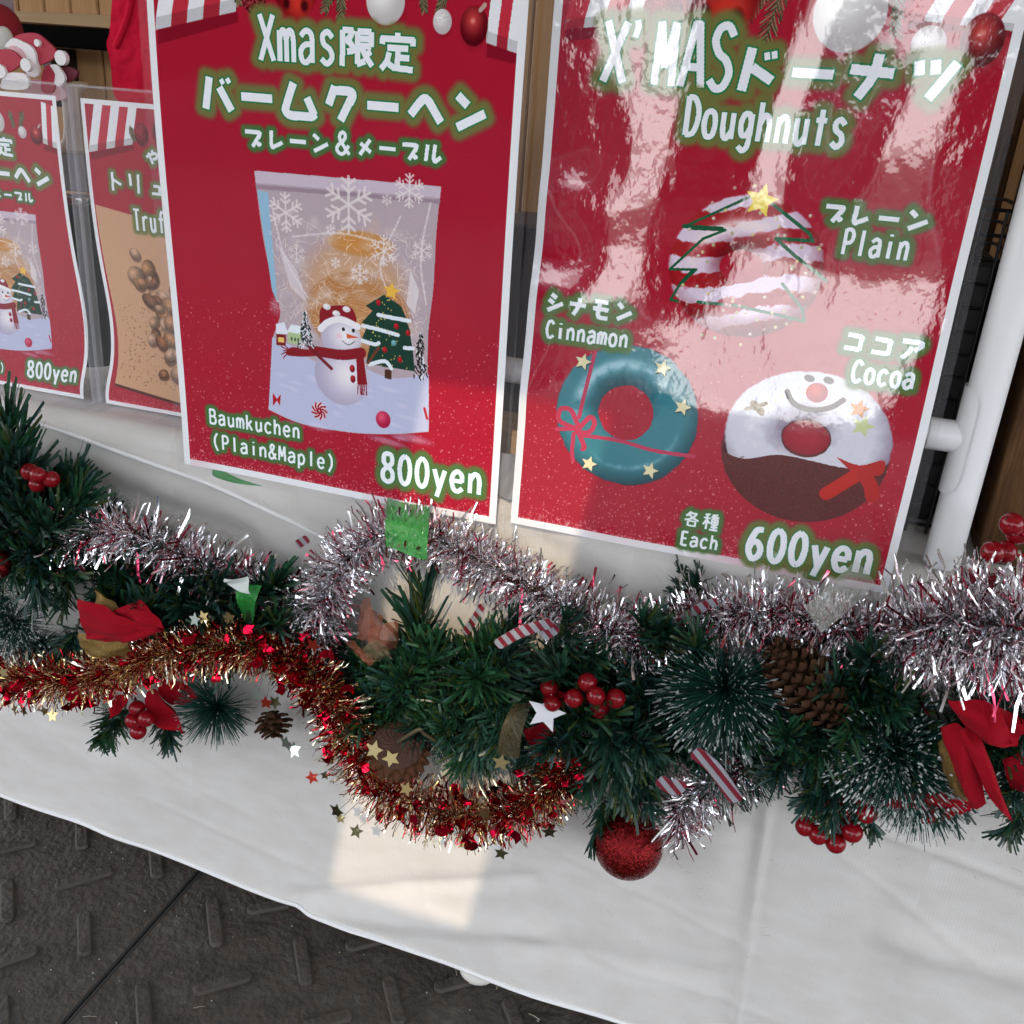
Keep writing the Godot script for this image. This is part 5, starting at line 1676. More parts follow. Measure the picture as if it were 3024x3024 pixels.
# long fine needles that burst from one point; some tips are flocked white
func spray_mesh(l: float, count: int, open: float, frost: float, flecks: int) -> ArrayMesh:
	var g := Geo.new()
	for k in count:
		var z := lerpf(1.0, cos(open), pow(rng.randf(), 0.8))
		var a := rng.randf() * TAU
		var s := sqrt(1.0 - z * z)
		var d := Vector3(s * cos(a), z, s * sin(a))
		var q := l * rng.randf_range(0.72, 1.05)
		var sag := Vector3(rng.randf_range(-1, 1), rng.randf_range(-1, 1), rng.randf_range(-1, 1)) * q * 0.06
		var side := d.cross(rdir()).normalized()
		var b := rng.randf_range(0.6, 1.3)
		var c0 := Color(0.011 * b, 0.046 * b, 0.036 * b)
		var p0 := d * 0.004
		var p1 := d * q * 0.55 + sag * 0.3
		var p2 := d * q + sag
		g.ribbon([p0, p1, p2], side, 0.0013, 0.0009, c0, c0 * 1.3)
		if rng.randf() < frost:
			var w := Color(0.6, 0.63, 0.62)
			g.ribbon([p2.lerp(p1, rng.randf_range(0.08, 0.3)) + side * 0.0002, p2], side, 0.0014, 0.0012, w, w)
	for k in flecks:
		var d := rdir()
		if d.y < cos(open):
			d.y = absf(d.y)
			d = d.normalized()
		var p := d * l * rng.randf_range(0.3, 0.98)
		var w := Color(0.58, 0.6, 0.58)
		g.ribbon([p, p + d * rng.randf_range(0.002, 0.006)], d.cross(rdir()).normalized(), 0.0019, 0.0014, w, w)
	return g.mesh(M.hair)

func build_garland() -> void:
	var t := thing("pine_garland", "artificial pine garland strung along the front of the white tablecloth", "garland")
	var path := [Vector3(-0.8241, 0.6687, 0.02), Vector3(-0.7304, 0.6158, 0.02), Vector3(-0.6152, 0.5626, 0.02), Vector3(-0.4657, 0.5455, 0.022), Vector3(-0.3321, 0.5479, 0.025), Vector3(-0.2208, 0.4943, 0.025), Vector3(-0.1029, 0.4746, 0.025), Vector3(0.0064, 0.5147, 0.025), Vector3(0.1105, 0.5335, 0.025), Vector3(0.2428, 0.5838, 0.025), Vector3(0.3515, 0.6, 0.025), Vector3(0.4566, 0.603, 0.025), Vector3(0.5777, 0.612, 0.025)]
	var line := spline(path, 14)
	var g := Geo.new()
	g.tube(line, [0.004], 8)
	part("main_wire", g.mesh(M.wire), t)
	var L := 0.09
	var kinds := []
	for k in 6:
		kinds.append(sprig_mesh(L, 0.043, 150, k / 5.0))
	var stem := stem_mesh(L)
	var add := func(base: Vector3, tip: Vector3, k: int):
		var d := tip - base
		var n := Node3D.new()
		n.name = "pine_sprig"
		n.transform = frame(base, d, rng.randf() * TAU, 1.0)
		var s := clampf(d.length() / L, 0.55, 1.6)
		n.transform.basis = n.transform.basis * Basis.from_scale(Vector3(lerpf(1.0, s, 0.45), s, lerpf(1.0, s, 0.45)))
		t.add_child(n, true)
		part("stem", stem, n)
		part("needles", kinds[k % kinds.size()], n, Transform3D.IDENTITY, true)
	# filling sprigs along the wire, turned every way
	var k2 := 0
	for j in range(2, line.size() - 1, 2):
		var p: Vector3 = line[j]
		var tan: Vector3 = (line[j + 1] - line[j - 1]).normalized()
		for e in 2:
			var d := rdir()
			d = (d - tan * d.dot(tan) * 0.4)
			d.z = absf(d.z) * 0.6 - 0.05
			d.y *= 0.8
			add.call(p, p + d.normalized() * rng.randf_range(0.05, 0.072), k2)
			k2 += 1
	# the sprigs one can pick out
	var own := [
		[Vector3(-0.7173, 0.6424, 0.03), Vector3(-0.6825, 0.7855, 0.05)], [Vector3(-0.6875, 0.6716, 0.04), Vector3(-0.6836, 0.7619, 0.07)], [Vector3(-0.7169, 0.6004, 0.05), Vector3(-0.6531, 0.7136, 0.06)], [Vector3(-0.7412, 0.6553, 0.05), Vector3(-0.6749, 0.7336, 0.09)], [Vector3(-0.6839, 0.5614, 0.05), Vector3(-0.6309, 0.6737, 0.08)], [Vector3(-0.6923, 0.6295, 0.06), Vector3(-0.613, 0.6911, 0.08)],
		[Vector3(-0.6466, 0.6092, 0.06), Vector3(-0.5623, 0.6917, 0.08)], [Vector3(-0.7219, 0.5687, 0.05), Vector3(-0.6196, 0.6181, 0.09)], [Vector3(-0.6688, 0.6187, 0.07), Vector3(-0.6336, 0.5559, 0.09)], [Vector3(-0.6707, 0.6216, 0.03), Vector3(-0.6162, 0.71, 0.03)], [Vector3(-0.7564, 0.576, 0.06), Vector3(-0.6749, 0.5667, 0.09)], [Vector3(-0.6849, 0.6525, 0.04), Vector3(-0.6184, 0.7257, 0.05)],
		[Vector3(-0.5594, 0.5328, 0.04), Vector3(-0.4916, 0.6269, 0.07)], [Vector3(-0.5914, 0.5359, 0.04), Vector3(-0.5062, 0.58, 0.09)], [Vector3(-0.495, 0.5426, 0.04), Vector3(-0.421, 0.6231, 0.08)], [Vector3(-0.4541, 0.5368, 0.04), Vector3(-0.3783, 0.6137, 0.08)], [Vector3(-0.489, 0.5286, 0.05), Vector3(-0.46, 0.5953, 0.09)], [Vector3(-0.4299, 0.5374, 0.03), Vector3(-0.3515, 0.6102, 0.07)],
		[Vector3(-0.3787, 0.5495, 0.03), Vector3(-0.305, 0.6346, 0.06)], [Vector3(-0.3527, 0.5508, 0.04), Vector3(-0.2861, 0.6063, 0.07)], [Vector3(-0.4133, 0.5363, 0.04), Vector3(-0.3374, 0.5756, 0.08)], [Vector3(-0.3157, 0.5237, 0.02), Vector3(-0.2648, 0.5819, 0.05)],
		[Vector3(-0.1334, 0.4796, 0.03), Vector3(-0.1544, 0.6424, 0.035)], [Vector3(-0.1265, 0.5328, 0.04), Vector3(-0.095, 0.6092, 0.06)], [Vector3(-0.1487, 0.5082, 0.05), Vector3(-0.1122, 0.5975, 0.08)], [Vector3(-0.1942, 0.4682, 0.03), Vector3(-0.2087, 0.5282, 0.06)], [Vector3(-0.2376, 0.4502, 0.02), Vector3(-0.2513, 0.5113, 0.05)], [Vector3(-0.213, 0.4261, 0.03), Vector3(-0.1718, 0.5132, 0.06)],
		[Vector3(-0.203, 0.4021, 0.03), Vector3(-0.2225, 0.4589, 0.06)], [Vector3(-0.18, 0.4578, 0.04), Vector3(-0.1259, 0.4789, 0.08)], [Vector3(-0.0447, 0.56, 0.05), Vector3(-0.0121, 0.6116, 0.13)], [Vector3(-0.0521, 0.5389, 0.05), Vector3(-0.0704, 0.6, 0.09)], [Vector3(-0.0396, 0.547, 0.05), Vector3(0.0106, 0.6116, 0.09)], [Vector3(-0.0516, 0.5293, 0.05), Vector3(-0.0253, 0.483, 0.08)],
		[Vector3(-0.0731, 0.5235, 0.05), Vector3(-0.0834, 0.5122, 0.09)], [Vector3(-0.0787, 0.4707, 0.04), Vector3(-0.0397, 0.4467, 0.07)], [Vector3(-0.0231, 0.5432, 0.06), Vector3(0.0196, 0.5456, 0.09)], [Vector3(-0.0693, 0.5612, 0.03), Vector3(-0.0406, 0.6307, 0.05)], [Vector3(-0.0349, 0.5699, 0.03), Vector3(-0.0036, 0.6351, 0.05)], [Vector3(-0.0128, 0.5301, 0.05), Vector3(-0.0055, 0.4908, 0.09)],
		[Vector3(0.045, 0.5926, 0.05), Vector3(0.0782, 0.6579, 0.08)], [Vector3(0.0502, 0.5801, 0.05), Vector3(0.0367, 0.6314, 0.09)], [Vector3(0.0687, 0.5987, 0.05), Vector3(0.1, 0.633, 0.08)], [Vector3(0.0537, 0.526, 0.06), Vector3(0.0974, 0.5916, 0.1)], [Vector3(0.0786, 0.5235, 0.06), Vector3(0.0644, 0.5276, 0.1)], [Vector3(0.0995, 0.5576, 0.06), Vector3(0.1382, 0.5353, 0.1)],
		[Vector3(0.116, 0.5529, 0.06), Vector3(0.1282, 0.4854, 0.1)], [Vector3(0.1301, 0.5334, 0.06), Vector3(0.1592, 0.4556, 0.08)], [Vector3(0.1028, 0.5044, 0.05), Vector3(0.1019, 0.4622, 0.08)], [Vector3(0.087, 0.4731, 0.04), Vector3(0.066, 0.4361, 0.06)], [Vector3(0.1516, 0.5041, 0.05), Vector3(0.1816, 0.4676, 0.08)], [Vector3(0.138, 0.5516, 0.07), Vector3(0.1717, 0.5566, 0.11)], [Vector3(0.1158, 0.4186, 0.03), Vector3(0.1321, 0.3876, 0.05)],
		[Vector3(0.1659, 0.6268, 0.04), Vector3(0.1726, 0.6964, 0.07)], [Vector3(0.1838, 0.6357, 0.04), Vector3(0.1615, 0.6824, 0.08)], [Vector3(0.2027, 0.6361, 0.04), Vector3(0.1977, 0.6983, 0.07)], [Vector3(0.1623, 0.5943, 0.04), Vector3(0.1457, 0.6317, 0.08)], [Vector3(0.1605, 0.5646, 0.03), Vector3(0.1419, 0.6, 0.08)],
		[Vector3(0.1814, 0.6664, 0), Vector3(0.1683, 0.7007, -0.004)], [Vector3(0.1926, 0.669, 0), Vector3(0.1931, 0.702, -0.004)],
		[Vector3(0.3212, 0.5745, 0.06), Vector3(0.3146, 0.6238, 0.11)], [Vector3(0.3272, 0.5807, 0.06), Vector3(0.3515, 0.5867, 0.09)], [Vector3(0.3185, 0.5693, 0.06), Vector3(0.2998, 0.5625, 0.09)], [Vector3(0.3812, 0.6625, 0.05), Vector3(0.3658, 0.7181, 0.09)], [Vector3(0.3796, 0.6537, 0.05), Vector3(0.3948, 0.702, 0.09)], [Vector3(0.3715, 0.6599, 0.05), Vector3(0.3379, 0.6935, 0.08)], [Vector3(0.3861, 0.6554, 0.05), Vector3(0.4059, 0.665, 0.09)], [Vector3(0.3804, 0.6497, 0.05), Vector3(0.3671, 0.6462, 0.09)],
		[Vector3(0.3736, 0.5423, 0.05), Vector3(0.349, 0.5221, 0.07)], [Vector3(0.3736, 0.5423, 0.05), Vector3(0.3718, 0.4968, 0.07)], [Vector3(0.3813, 0.54, 0.05), Vector3(0.3943, 0.4915, 0.06)], [Vector3(0.3686, 0.5499, 0.05), Vector3(0.3366, 0.553, 0.08)], [Vector3(0.3571, 0.553, 0.04), Vector3(0.3485, 0.5236, 0.06)],
		[Vector3(0.5319, 0.6438, 0.06), Vector3(0.5057, 0.6393, 0.1)], [Vector3(0.5319, 0.6683, 0.06), Vector3(0.5004, 0.6855, 0.1)], [Vector3(0.5488, 0.6083, 0.05), Vector3(0.5317, 0.5954, 0.08)], [Vector3(0.5619, 0.5822, 0.05), Vector3(0.5468, 0.5536, 0.07)], [Vector3(0.492, 0.6378, 0.03), Vector3(0.4686, 0.6955, 0.06)],
		[Vector3(-0.5967, 0.3531, 0.03), Vector3(-0.6021, 0.318, 0.05)], [Vector3(-0.5791, 0.3579, 0.03), Vector3(-0.5693, 0.3398, 0.06)], [Vector3(-0.5163, 0.3694, 0.03), Vector3(-0.4983, 0.3475, 0.05)], [Vector3(-0.6557, 0.462, 0.04), Vector3(-0.6247, 0.4426, 0.06)], [Vector3(-0.6361, 0.483, 0.04), Vector3(-0.6581, 0.4229, 0.05)]]
	for q in own:
		add.call(q[0], q[1], k2)
		k2 += 1
	# bursts of long fine needles
	var frosted := spray_mesh(0.085, 850, 1.75, 0.85, 200)
	var plain := spray_mesh(0.062, 760, 1.8, 0.12, 30)
	var airy := spray_mesh(0.075, 640, 1.5, 0.6, 700)
	var thin := spray_mesh(0.07, 150, 0.75, 0.05, 0)
	for q in [[Vector3(0.2381, 0.6265, 0.06), Vector3(0.05, -0.35, 1), frosted, 1.0], [Vector3(0.4198, 0.5918, 0.05), Vector3(-0.2, -0.2, 1), airy, 1.12], [Vector3(0.4484, 0.5577, 0.04), Vector3(0.1, -0.8, 0.7), airy, 0.9], [Vector3(0.3969, 0.5693, 0.04), Vector3(-0.6, -0.3, 0.6), airy, 0.8], [Vector3(-0.7366, 0.4752, 0.05), Vector3(0.3, -0.1, 1), airy, 0.9], [Vector3(-0.7145, 0.4311, 0.03), Vector3(0.5, -0.3, 0.6), airy, 0.7], [Vector3(-0.7603, 0.5076, 0.05), Vector3(0.3, 0.3, 1), airy, 0.7],
		[Vector3(-0.6002, 0.6466, 0.02), Vector3(0.8, 0.25, 0.5), airy, 0.62], [Vector3(-0.4134, 0.4186, 0.05), Vector3(0, -0.25, 1), plain, 0.92], [Vector3(-0.1009, 0.4593, 0.04), Vector3(-0.3, -0.5, 0.7), airy, 0.6], [Vector3(0.2421, 0.5238, 0.04), Vector3(0.35, -0.9, 0.3), thin, 1.0], [Vector3(0.2708, 0.5369, 0.04), Vector3(0.7, -0.7, 0.3), thin, 0.9], [Vector3(0.0789, 0.4433, 0.03), Vector3(-0.1, -1, 0.3), thin, 0.75], [Vector3(0.4558, 0.5554, 0.04), Vector3(0.25, -1, 0.3), thin, 1.0], [Vector3(0.4163, 0.5434, 0.04), Vector3(-0.6, -0.6, 0.4), thin, 0.7],
		[Vector3(-0.39, 0.5213, 0.03), Vector3(0.2, 0.6, 0.6), airy, 0.5], [Vector3(-0.2762, 0.5085, 0.03), Vector3(-0.2, 0.2, 1), airy, 0.55]]:
		var n := Node3D.new()
		n.name = "needle_burst"
		n.transform = frame(q[0], q[1], rng.randf() * TAU, q[3])
		t.add_child(n, true)
		part("needles", q[2], n, Transform3D.IDENTITY, true)
		g = Geo.new()
		g.tube([Vector3(0, -0.03, 0), Vector3(0, 0.003, 0)], [0.0016], 6)
		part("stem", g.mesh(M.wire), n)

# ---------------------------------------------------------------- tinsel
func filaments(line: Array, per_m: float, l0: float, l1: float, w: float, pal: Array, m: Material, lean := 0.5, curly := 0.26) -> ArrayMesh:
	var g := Geo.new()
	for j in line.size() - 1:
		var a: Vector3 = line[j]
		var b: Vector3 = line[j + 1]
		var tan := (b - a).normalized()
		var fcount := per_m * (b - a).length()
		var n := int(fcount) + (1 if rng.randf() < fcount - int(fcount) else 0)
		for k in n:
			var d := rdir()
			d = (d - tan * d.dot(tan)).normalized() + tan * rng.randf_range(-lean, lean)
			d = d.normalized()
			var q := lerpf(l0, l1, pow(rng.randf(), 0.9))
			var p := a.lerp(b, rng.randf())
			var curl := rdir() * q * curly
			var side := d.cross(rdir()).normalized()
			var c0: Color = pal[rng.randi() % pal.size()]
			var c1: Color = pal[rng.randi() % pal.size()] if rng.randf() < 0.3 else c0
			var ww := w * rng.randf_range(0.6, 1.5)
			g.ribbon([p, p + d * q * 0.4 + curl * 0.35, p + d * q * 0.75 + curl * 0.9, p + d * q * 0.98 + curl * 0.5], side, ww, ww, c0, c1, side.rotated(d, rng.randf_range(-1.4, 1.4)))
	return g.mesh(m)

func star_mesh(ro: float) -> ArrayMesh:
	var g := Geo.new()
	var q := PackedVector2Array()
	for k in 10:
		var a := PI * k / 5
		q.append(Vector2(sin(a), cos(a)) * (ro if k % 2 == 0 else ro * 0.48))
	g.slab(q, 0.0004)
	return g.mesh(M.star_foil)

func curl_mesh(k: int) -> ArrayMesh:
	var g := Geo.new()
	var pts := []
	var r := 0.0035 + 0.0007 * k
	for j in 6:
		var a := -0.4 + j * (0.35 + 0.06 * k)
		pts.append(Vector3(sin(a) * r * 1.3, j * 0.0026, r - cos(a) * r))
	var c := Color(0.4, 0.005, 0.024)
	g.ribbon(pts, Vector3(1, 0, 0.25).normalized(), 0.010, 0.009, c, c)
	return g.mesh(M.foil)

func cane_mesh(pts: Array, w: float) -> ArrayMesh:
	var p := spline(pts, 6)
	var q := PackedVector2Array()
	var back := []
	for j in p.size():
		var d: Vector3 = (p[mini(j + 1, p.size() - 1)] - p[maxi(j - 1, 0)]).normalized()
		var n := Vector3(-d.y, d.x, 0) * w / 2 * (0.6 if j == 0 or j == p.size() - 1 else 1.0)
		q.append(xy(p[j] + n))
		back.append(xy(p[j] - n))
	back.reverse()
	for b in back:
		q.append(b)
	var g := Geo.new()
	g.slab(q, 0.0008, Transform3D(Basis.IDENTITY, Vector3(0, 0, p[p.size() / 2].z)))
	return g.mesh(M.candy)

func build_tinsel() -> void:
	var silver := [Color(0.95, 0.96, 0.98), Color(0.95, 0.96, 0.98), Color(0.9, 0.9, 0.93), Color(0.78, 0.78, 0.8), Color(0.6, 0.6, 0.62), Color(0.4, 0.05, 0.09), Color(0.9, 0.9, 0.92)]
	var s := thing("silver_tinsel", "silver and dark red tinsel garland taped above the pine greenery", "tinsel")
	var runs := [
		[[Vector3(-0.6227, 0.6289, 0.06), Vector3(-0.5541, 0.6566, 0.07), Vector3(-0.4936, 0.6596, 0.07), Vector3(-0.4334, 0.6396, 0.06), Vector3(-0.373, 0.6196, 0.05), Vector3(-0.3141, 0.6112, 0.045)], 4600.0, 0.018, 0.05],
		[[Vector3(-0.3141, 0.6112, 0.045), Vector3(-0.2731, 0.609, 0.06), Vector3(-0.2454, 0.6294, 0.06), Vector3(-0.2323, 0.6643, 0.05), Vector3(-0.2018, 0.7024, 0.04), Vector3(-0.1544, 0.7212, 0.03), Vector3(-0.0987, 0.7151, 0.03), Vector3(-0.0461, 0.7022, 0.035), Vector3(0.0097, 0.6863, 0.04), Vector3(0.0605, 0.6699, 0.045), Vector3(0.1019, 0.6605, 0.05), Vector3(0.1296, 0.6541, 0.05)], 5600.0, 0.018, 0.046],
		[[Vector3(0.1296, 0.6541, 0.05), Vector3(0.1608, 0.672, 0.045), Vector3(0.2017, 0.694, 0.04), Vector3(0.253, 0.7143, 0.04), Vector3(0.3114, 0.7224, 0.045), Vector3(0.3658, 0.7219, 0.05), Vector3(0.41, 0.7282, 0.06), Vector3(0.4547, 0.7369, 0.07), Vector3(0.5226, 0.7461, 0.07)], 6500.0, 0.02, 0.046],
		[[Vector3(0.3883, 0.7386, 0.06), Vector3(0.4503, 0.7538, 0.075), Vector3(0.5143, 0.7719, 0.08)], 6500.0, 0.03, 0.07], [[Vector3(0.4265, 0.7632, 0.075), Vector3(0.4653, 0.7728, 0.09), Vector3(0.5131, 0.7859, 0.1)], 4800.0, 0.035, 0.08],
		[[Vector3(0.3181, 0.5892, 0.05), Vector3(0.2861, 0.5426, 0.055), Vector3(0.2477, 0.4982, 0.055), Vector3(0.218, 0.456, 0.05), Vector3(0.2093, 0.4202, 0.04), Vector3(0.2236, 0.4003, 0.035)], 4200.0, 0.016, 0.048],
		[[Vector3(-0.2343, 0.6571, 0.055), Vector3(-0.2482, 0.5933, 0.055), Vector3(-0.2652, 0.5428, 0.05)], 4200.0, 0.018, 0.045]]
	for r in runs:
		var line := spline(r[0], 10)
		var g := Geo.new()
		g.tube(line, [0.0012], 5)
		var st := part("string", g.mesh(M.wire), s)
		part("filaments", filaments(line, r[1], r[2], r[3], 0.0018, silver, M.foil), st, Transform3D.IDENTITY, true)
		part("long_strips", filaments(line, r[1] * 0.1, r[3] * 0.8, r[3] * 1.35, 0.0024, [Color(0.96, 0.97, 0.98), Color(0.96, 0.97, 0.98), Color(0.96, 0.97, 0.98), Color(0.5, 0.06, 0.12)], M.foil, 0.5, 0.07), st, Transform3D.IDENTITY, true)
	for q in [[[Vector3(-0.0037, 0.6609, 0.13), Vector3(0.0227, 0.6845, 0.135), Vector3(0.0554, 0.7034, 0.125)], 0.0125], [[Vector3(0.0439, 0.6808, 0.13), Vector3(0.0592, 0.6967, 0.13)], 0.013], [[Vector3(-0.0683, 0.614, 0.05), Vector3(-0.0577, 0.6357, 0.05), Vector3(-0.0482, 0.6579, 0.045)], 0.009], [[Vector3(0.0185, 0.5904, 0.05), Vector3(0.0372, 0.5883, 0.05), Vector3(0.0492, 0.5914, 0.05)], 0.012], [[Vector3(0.1697, 0.681, 0.05), Vector3(0.194, 0.7103, 0.055), Vector3(0.213, 0.7245, 0.05)], 0.011], [[Vector3(0.2181, 0.5919, 0.135), Vector3(0.2421, 0.5768, 0.14), Vector3(0.2707, 0.5432, 0.13)], 0.017], [[Vector3(0.1881, 0.5547, 0.15), Vector3(0.2053, 0.5468, 0.15), Vector3(0.2107, 0.5594, 0.15)], 0.016], [[Vector3(-0.5868, 0.6158, 0.08), Vector3(-0.5818, 0.5925, 0.08)], 0.013], [[Vector3(-0.3659, 0.64, 0.06), Vector3(-0.3569, 0.6278, 0.06)], 0.01], [[Vector3(0.4344, 0.8106, 0.07), Vector3(0.4476, 0.8062, 0.07)], 0.014], [[Vector3(0.0978, 0.4559, 0.06), Vector3(0.1183, 0.4573, 0.06)], 0.012], [[Vector3(-0.2887, 0.6842, 0.05), Vector3(-0.2726, 0.6965, 0.05)], 0.011]]:
		part("candy_strip", cane_mesh(q[0], q[1]), s)
	# red and gold
	var gold := [Color(0.85, 0.7, 0.38), Color(0.9, 0.82, 0.58), Color(0.6, 0.44, 0.16), Color(0.93, 0.9, 0.78), Color(0.93, 0.88, 0.7), Color(0.36, 0.006, 0.018), Color(0.36, 0.006, 0.018), Color(0.36, 0.006, 0.018), Color(0.5, 0.02, 0.03)]
	var rg := thing("red_gold_tinsel", "red and gold tinsel garland with foil curls and stars draped over the greenery", "tinsel")
	var rl := spline([Vector3(-0.7865, 0.3876, 0.075), Vector3(-0.6978, 0.4024, 0.08), Vector3(-0.6161, 0.4237, 0.08), Vector3(-0.537, 0.4659, 0.085), Vector3(-0.4555, 0.5099, 0.085), Vector3(-0.3643, 0.545, 0.085), Vector3(-0.2883, 0.5493, 0.085), Vector3(-0.2376, 0.5257, 0.085), Vector3(-0.2147, 0.4823, 0.085), Vector3(-0.1937, 0.4288, 0.08), Vector3(-0.1532, 0.3794, 0.075), Vector3(-0.0896, 0.3634, 0.07), Vector3(-0.0135, 0.3798, 0.07), Vector3(0.0445, 0.4216, 0.07), Vector3(0.0761, 0.4777, 0.065), Vector3(0.0737, 0.5057, 0.05)], 10)
	var g2 := Geo.new()
	g2.tube(rl, [0.0014], 5)
	var rs := part("string", g2.mesh(M.wire), rg)
	part("filaments", filaments(rl, 6200.0, 0.02, 0.047, 0.0014, gold, M.foil, 0.35), rs, Transform3D.IDENTITY, true)
	part("long_strips", filaments(rl, 700.0, 0.035, 0.052, 0.0018, [Color(0.95, 0.92, 0.8), Color(0.9, 0.8, 0.5)], M.foil, 0.4, 0.07), rs, Transform3D.IDENTITY, true)
	var curls := []
	for k in 6:
		curls.append(curl_mesh(k))
	for k in 290:
		var j := rng.randi() % (rl.size() - 1)
		var p: Vector3 = rl[j].lerp(rl[j + 1], rng.randf())
		var tan: Vector3 = (rl[j + 1] - rl[j]).normalized()
		var d := rdir()
		d = (d - tan * d.dot(tan)).normalized()
		if d.z < -0.3:
			d.z = -d.z
		part("foil_curl", curls[k % 6], rg, frame(p + d * rng.randf_range(0.008, 0.032), (d + rdir() * 0.5).normalized(), rng.randf() * TAU, rng.randf_range(0.85, 1.3)))
	# star cut-outs on thin tails
	var cols := {"gold": Color(0.72, 0.6, 0.3), "mint": Color(0.55, 0.63, 0.58), "dark": Color(0.16, 0.15, 0.08), "red": Color(0.55, 0.06, 0.04), "bronze": Color(0.4, 0.3, 0.14)}
	var sm := {}
	for k in cols:
		var st := star_mesh(0.0098)
		var arr := st.surface_get_arrays(0)
		var cc := PackedColorArray()
		cc.resize(arr[Mesh.ARRAY_VERTEX].size())
		cc.fill(cols[k])
		arr[Mesh.ARRAY_COLOR] = cc
		var am := ArrayMesh.new()
		am.add_surface_from_arrays(Mesh.PRIMITIVE_TRIANGLES, arr)
		am.surface_set_material(0, M.star_foil)
		sm[k] = am
	for q in [[Vector3(-0.3127, 0.5004, 0.11), "mint", 1.05], [Vector3(-0.2861, 0.4219, 0.09), "mint", 1.25], [Vector3(-0.273, 0.4166, 0.092), "mint", 1.2], [Vector3(-0.5522, 0.4134, 0.1), "mint", 0.95], [Vector3(-0.5758, 0.4184, 0.1), "bronze", 1.0], [Vector3(-0.6519, 0.3637, 0.09), "gold", 1.1], [Vector3(-0.7162, 0.3557, 0.09), "bronze", 1.0], [Vector3(-0.7067, 0.3522, 0.085), "dark", 0.9], [Vector3(-0.6695, 0.3624, 0.085), "bronze", 0.9], [Vector3(-0.3959, 0.5869, 0.11), "mint", 1.0], [Vector3(-0.3872, 0.5901, 0.105), "bronze", 0.9], [Vector3(-0.3534, 0.5941, 0.1), "bronze", 1.0], [Vector3(-0.2351, 0.5906, 0.11), "red", 1.05], [Vector3(-0.3074, 0.4841, 0.1), "red", 1.0], [Vector3(-0.3005, 0.4797, 0.09), "dark", 1.0], [Vector3(-0.2523, 0.3746, 0.085), "red", 1.0], [Vector3(-0.2365, 0.379, 0.08), "dark", 0.7],
		[Vector3(-0.2176, 0.3309, 0.085), "dark", 1.3], [Vector3(-0.2093, 0.3254, 0.09), "gold", 0.75], [Vector3(-0.1894, 0.3073, 0.085), "dark", 1.05], [Vector3(-0.1502, 0.4718, 0.12), "gold", 1.25], [Vector3(-0.126, 0.4702, 0.125), "gold", 1.15], [Vector3(0.0079, 0.5005, 0.12), "gold", 1.15], [Vector3(-0.0432, 0.3326, 0.08), "bronze", 1.05], [Vector3(0.0063, 0.3331, 0.08), "dark", 1.0], [Vector3(0.0631, 0.381, 0.075), "dark", 1.05], [Vector3(-0.1073, 0.4274, 0.12), "bronze", 1.0], [Vector3(-0.0092, 0.4167, 0.115), "bronze", 0.9], [Vector3(-0.7057, 0.4318, 0.11), "gold", 0.9]]:
		var z := Vector3(rng.randf_range(-0.35, 0.35), rng.randf_range(-0.1, 0.5), 1.0)
		var xf := facing(q[0], z, rng.randf() * TAU, q[2])
		var so := part("star", sm[q[1]], rg, xf)
		# thin foil tail back to the string
		var near: Vector3 = rl[0]
		for p in rl:
			if p.distance_squared_to(q[0]) < near.distance_squared_to(q[0]):
				near = p
		var tg := Geo.new()
		var inv := xf.affine_inverse()
		var pull: Vector3 = q[0].lerp(near, 0.5) + rdir() * 0.004
		tg.ribbon([inv * q[0], inv * pull, inv * near], inv.basis * Vector3(0.7, 0.2, 0.6).normalized(), 0.0013, 0.0013, Color(0.85, 0.8, 0.6), Color(0.85, 0.8, 0.6))
		part("tail", tg.mesh(M.foil), so)

# ---------------------------------------------------------------- ornaments
func petal_mesh(base: Vector3, tip: Vector3, w: float, face: Vector3, curl: float, m: Material, notch := 0.0) -> ArrayMesh:
	var d := tip - base
	var l := d.length()
	var y := d / l
	var x := y.cross(face).normalized()
	var z := x.cross(y)
	var g := Geo.new()
	g.grid(12, 22, func(u, v):
		var s: float = u * 2.0 - 1.0
		var prof: float = maxf(0.0, sin(PI * pow(clampf(v, 0.0, 1.0), 0.72))) * (1.0 - 0.25 * v) * (1.0 + notch * sin(v * 21.0 + s * 2.0))
		var half: float = w / 2 * prof
		return base + x * s * half + y * v * l + z * (curl * l * (v * (1.0 - v)) * 1.2 + 0.28 * w * (s * s - 0.5) * prof + 0.004 * sin(v * 9.0 + s * 2.0)))
	return g.mesh(m)

func cone_scale_mesh() -> ArrayMesh:
	var g := Geo.new()
	g.grid(6, 6, func(u, v):
		var s: float = u * 2.0 - 1.0
		var w: float = 0.0065 * sin(PI * (0.18 + 0.72 * v)) * (1.0 - 0.35 * v * v)
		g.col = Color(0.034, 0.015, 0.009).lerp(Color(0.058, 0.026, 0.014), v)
		return Vector3(s * w, v * 0.017, 0.0035 * sin(v * 2.4) - 0.0035 * s * s + 0.0016 * v))
	g.grid(6, 6, func(u, v):
		var s: float = 1.0 - u * 2.0
		var w: float = 0.0065 * sin(PI * (0.18 + 0.72 * v)) * (1.0 - 0.35 * v * v)
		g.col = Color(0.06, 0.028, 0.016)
		return Vector3(s * w, v * 0.017, 0.0035 * sin(v * 2.4) - 0.0035 * s * s + 0.0016 * v - 0.0016 * sin(PI * (0.1 + 0.9 * v))))
	return g.mesh(M.cone)

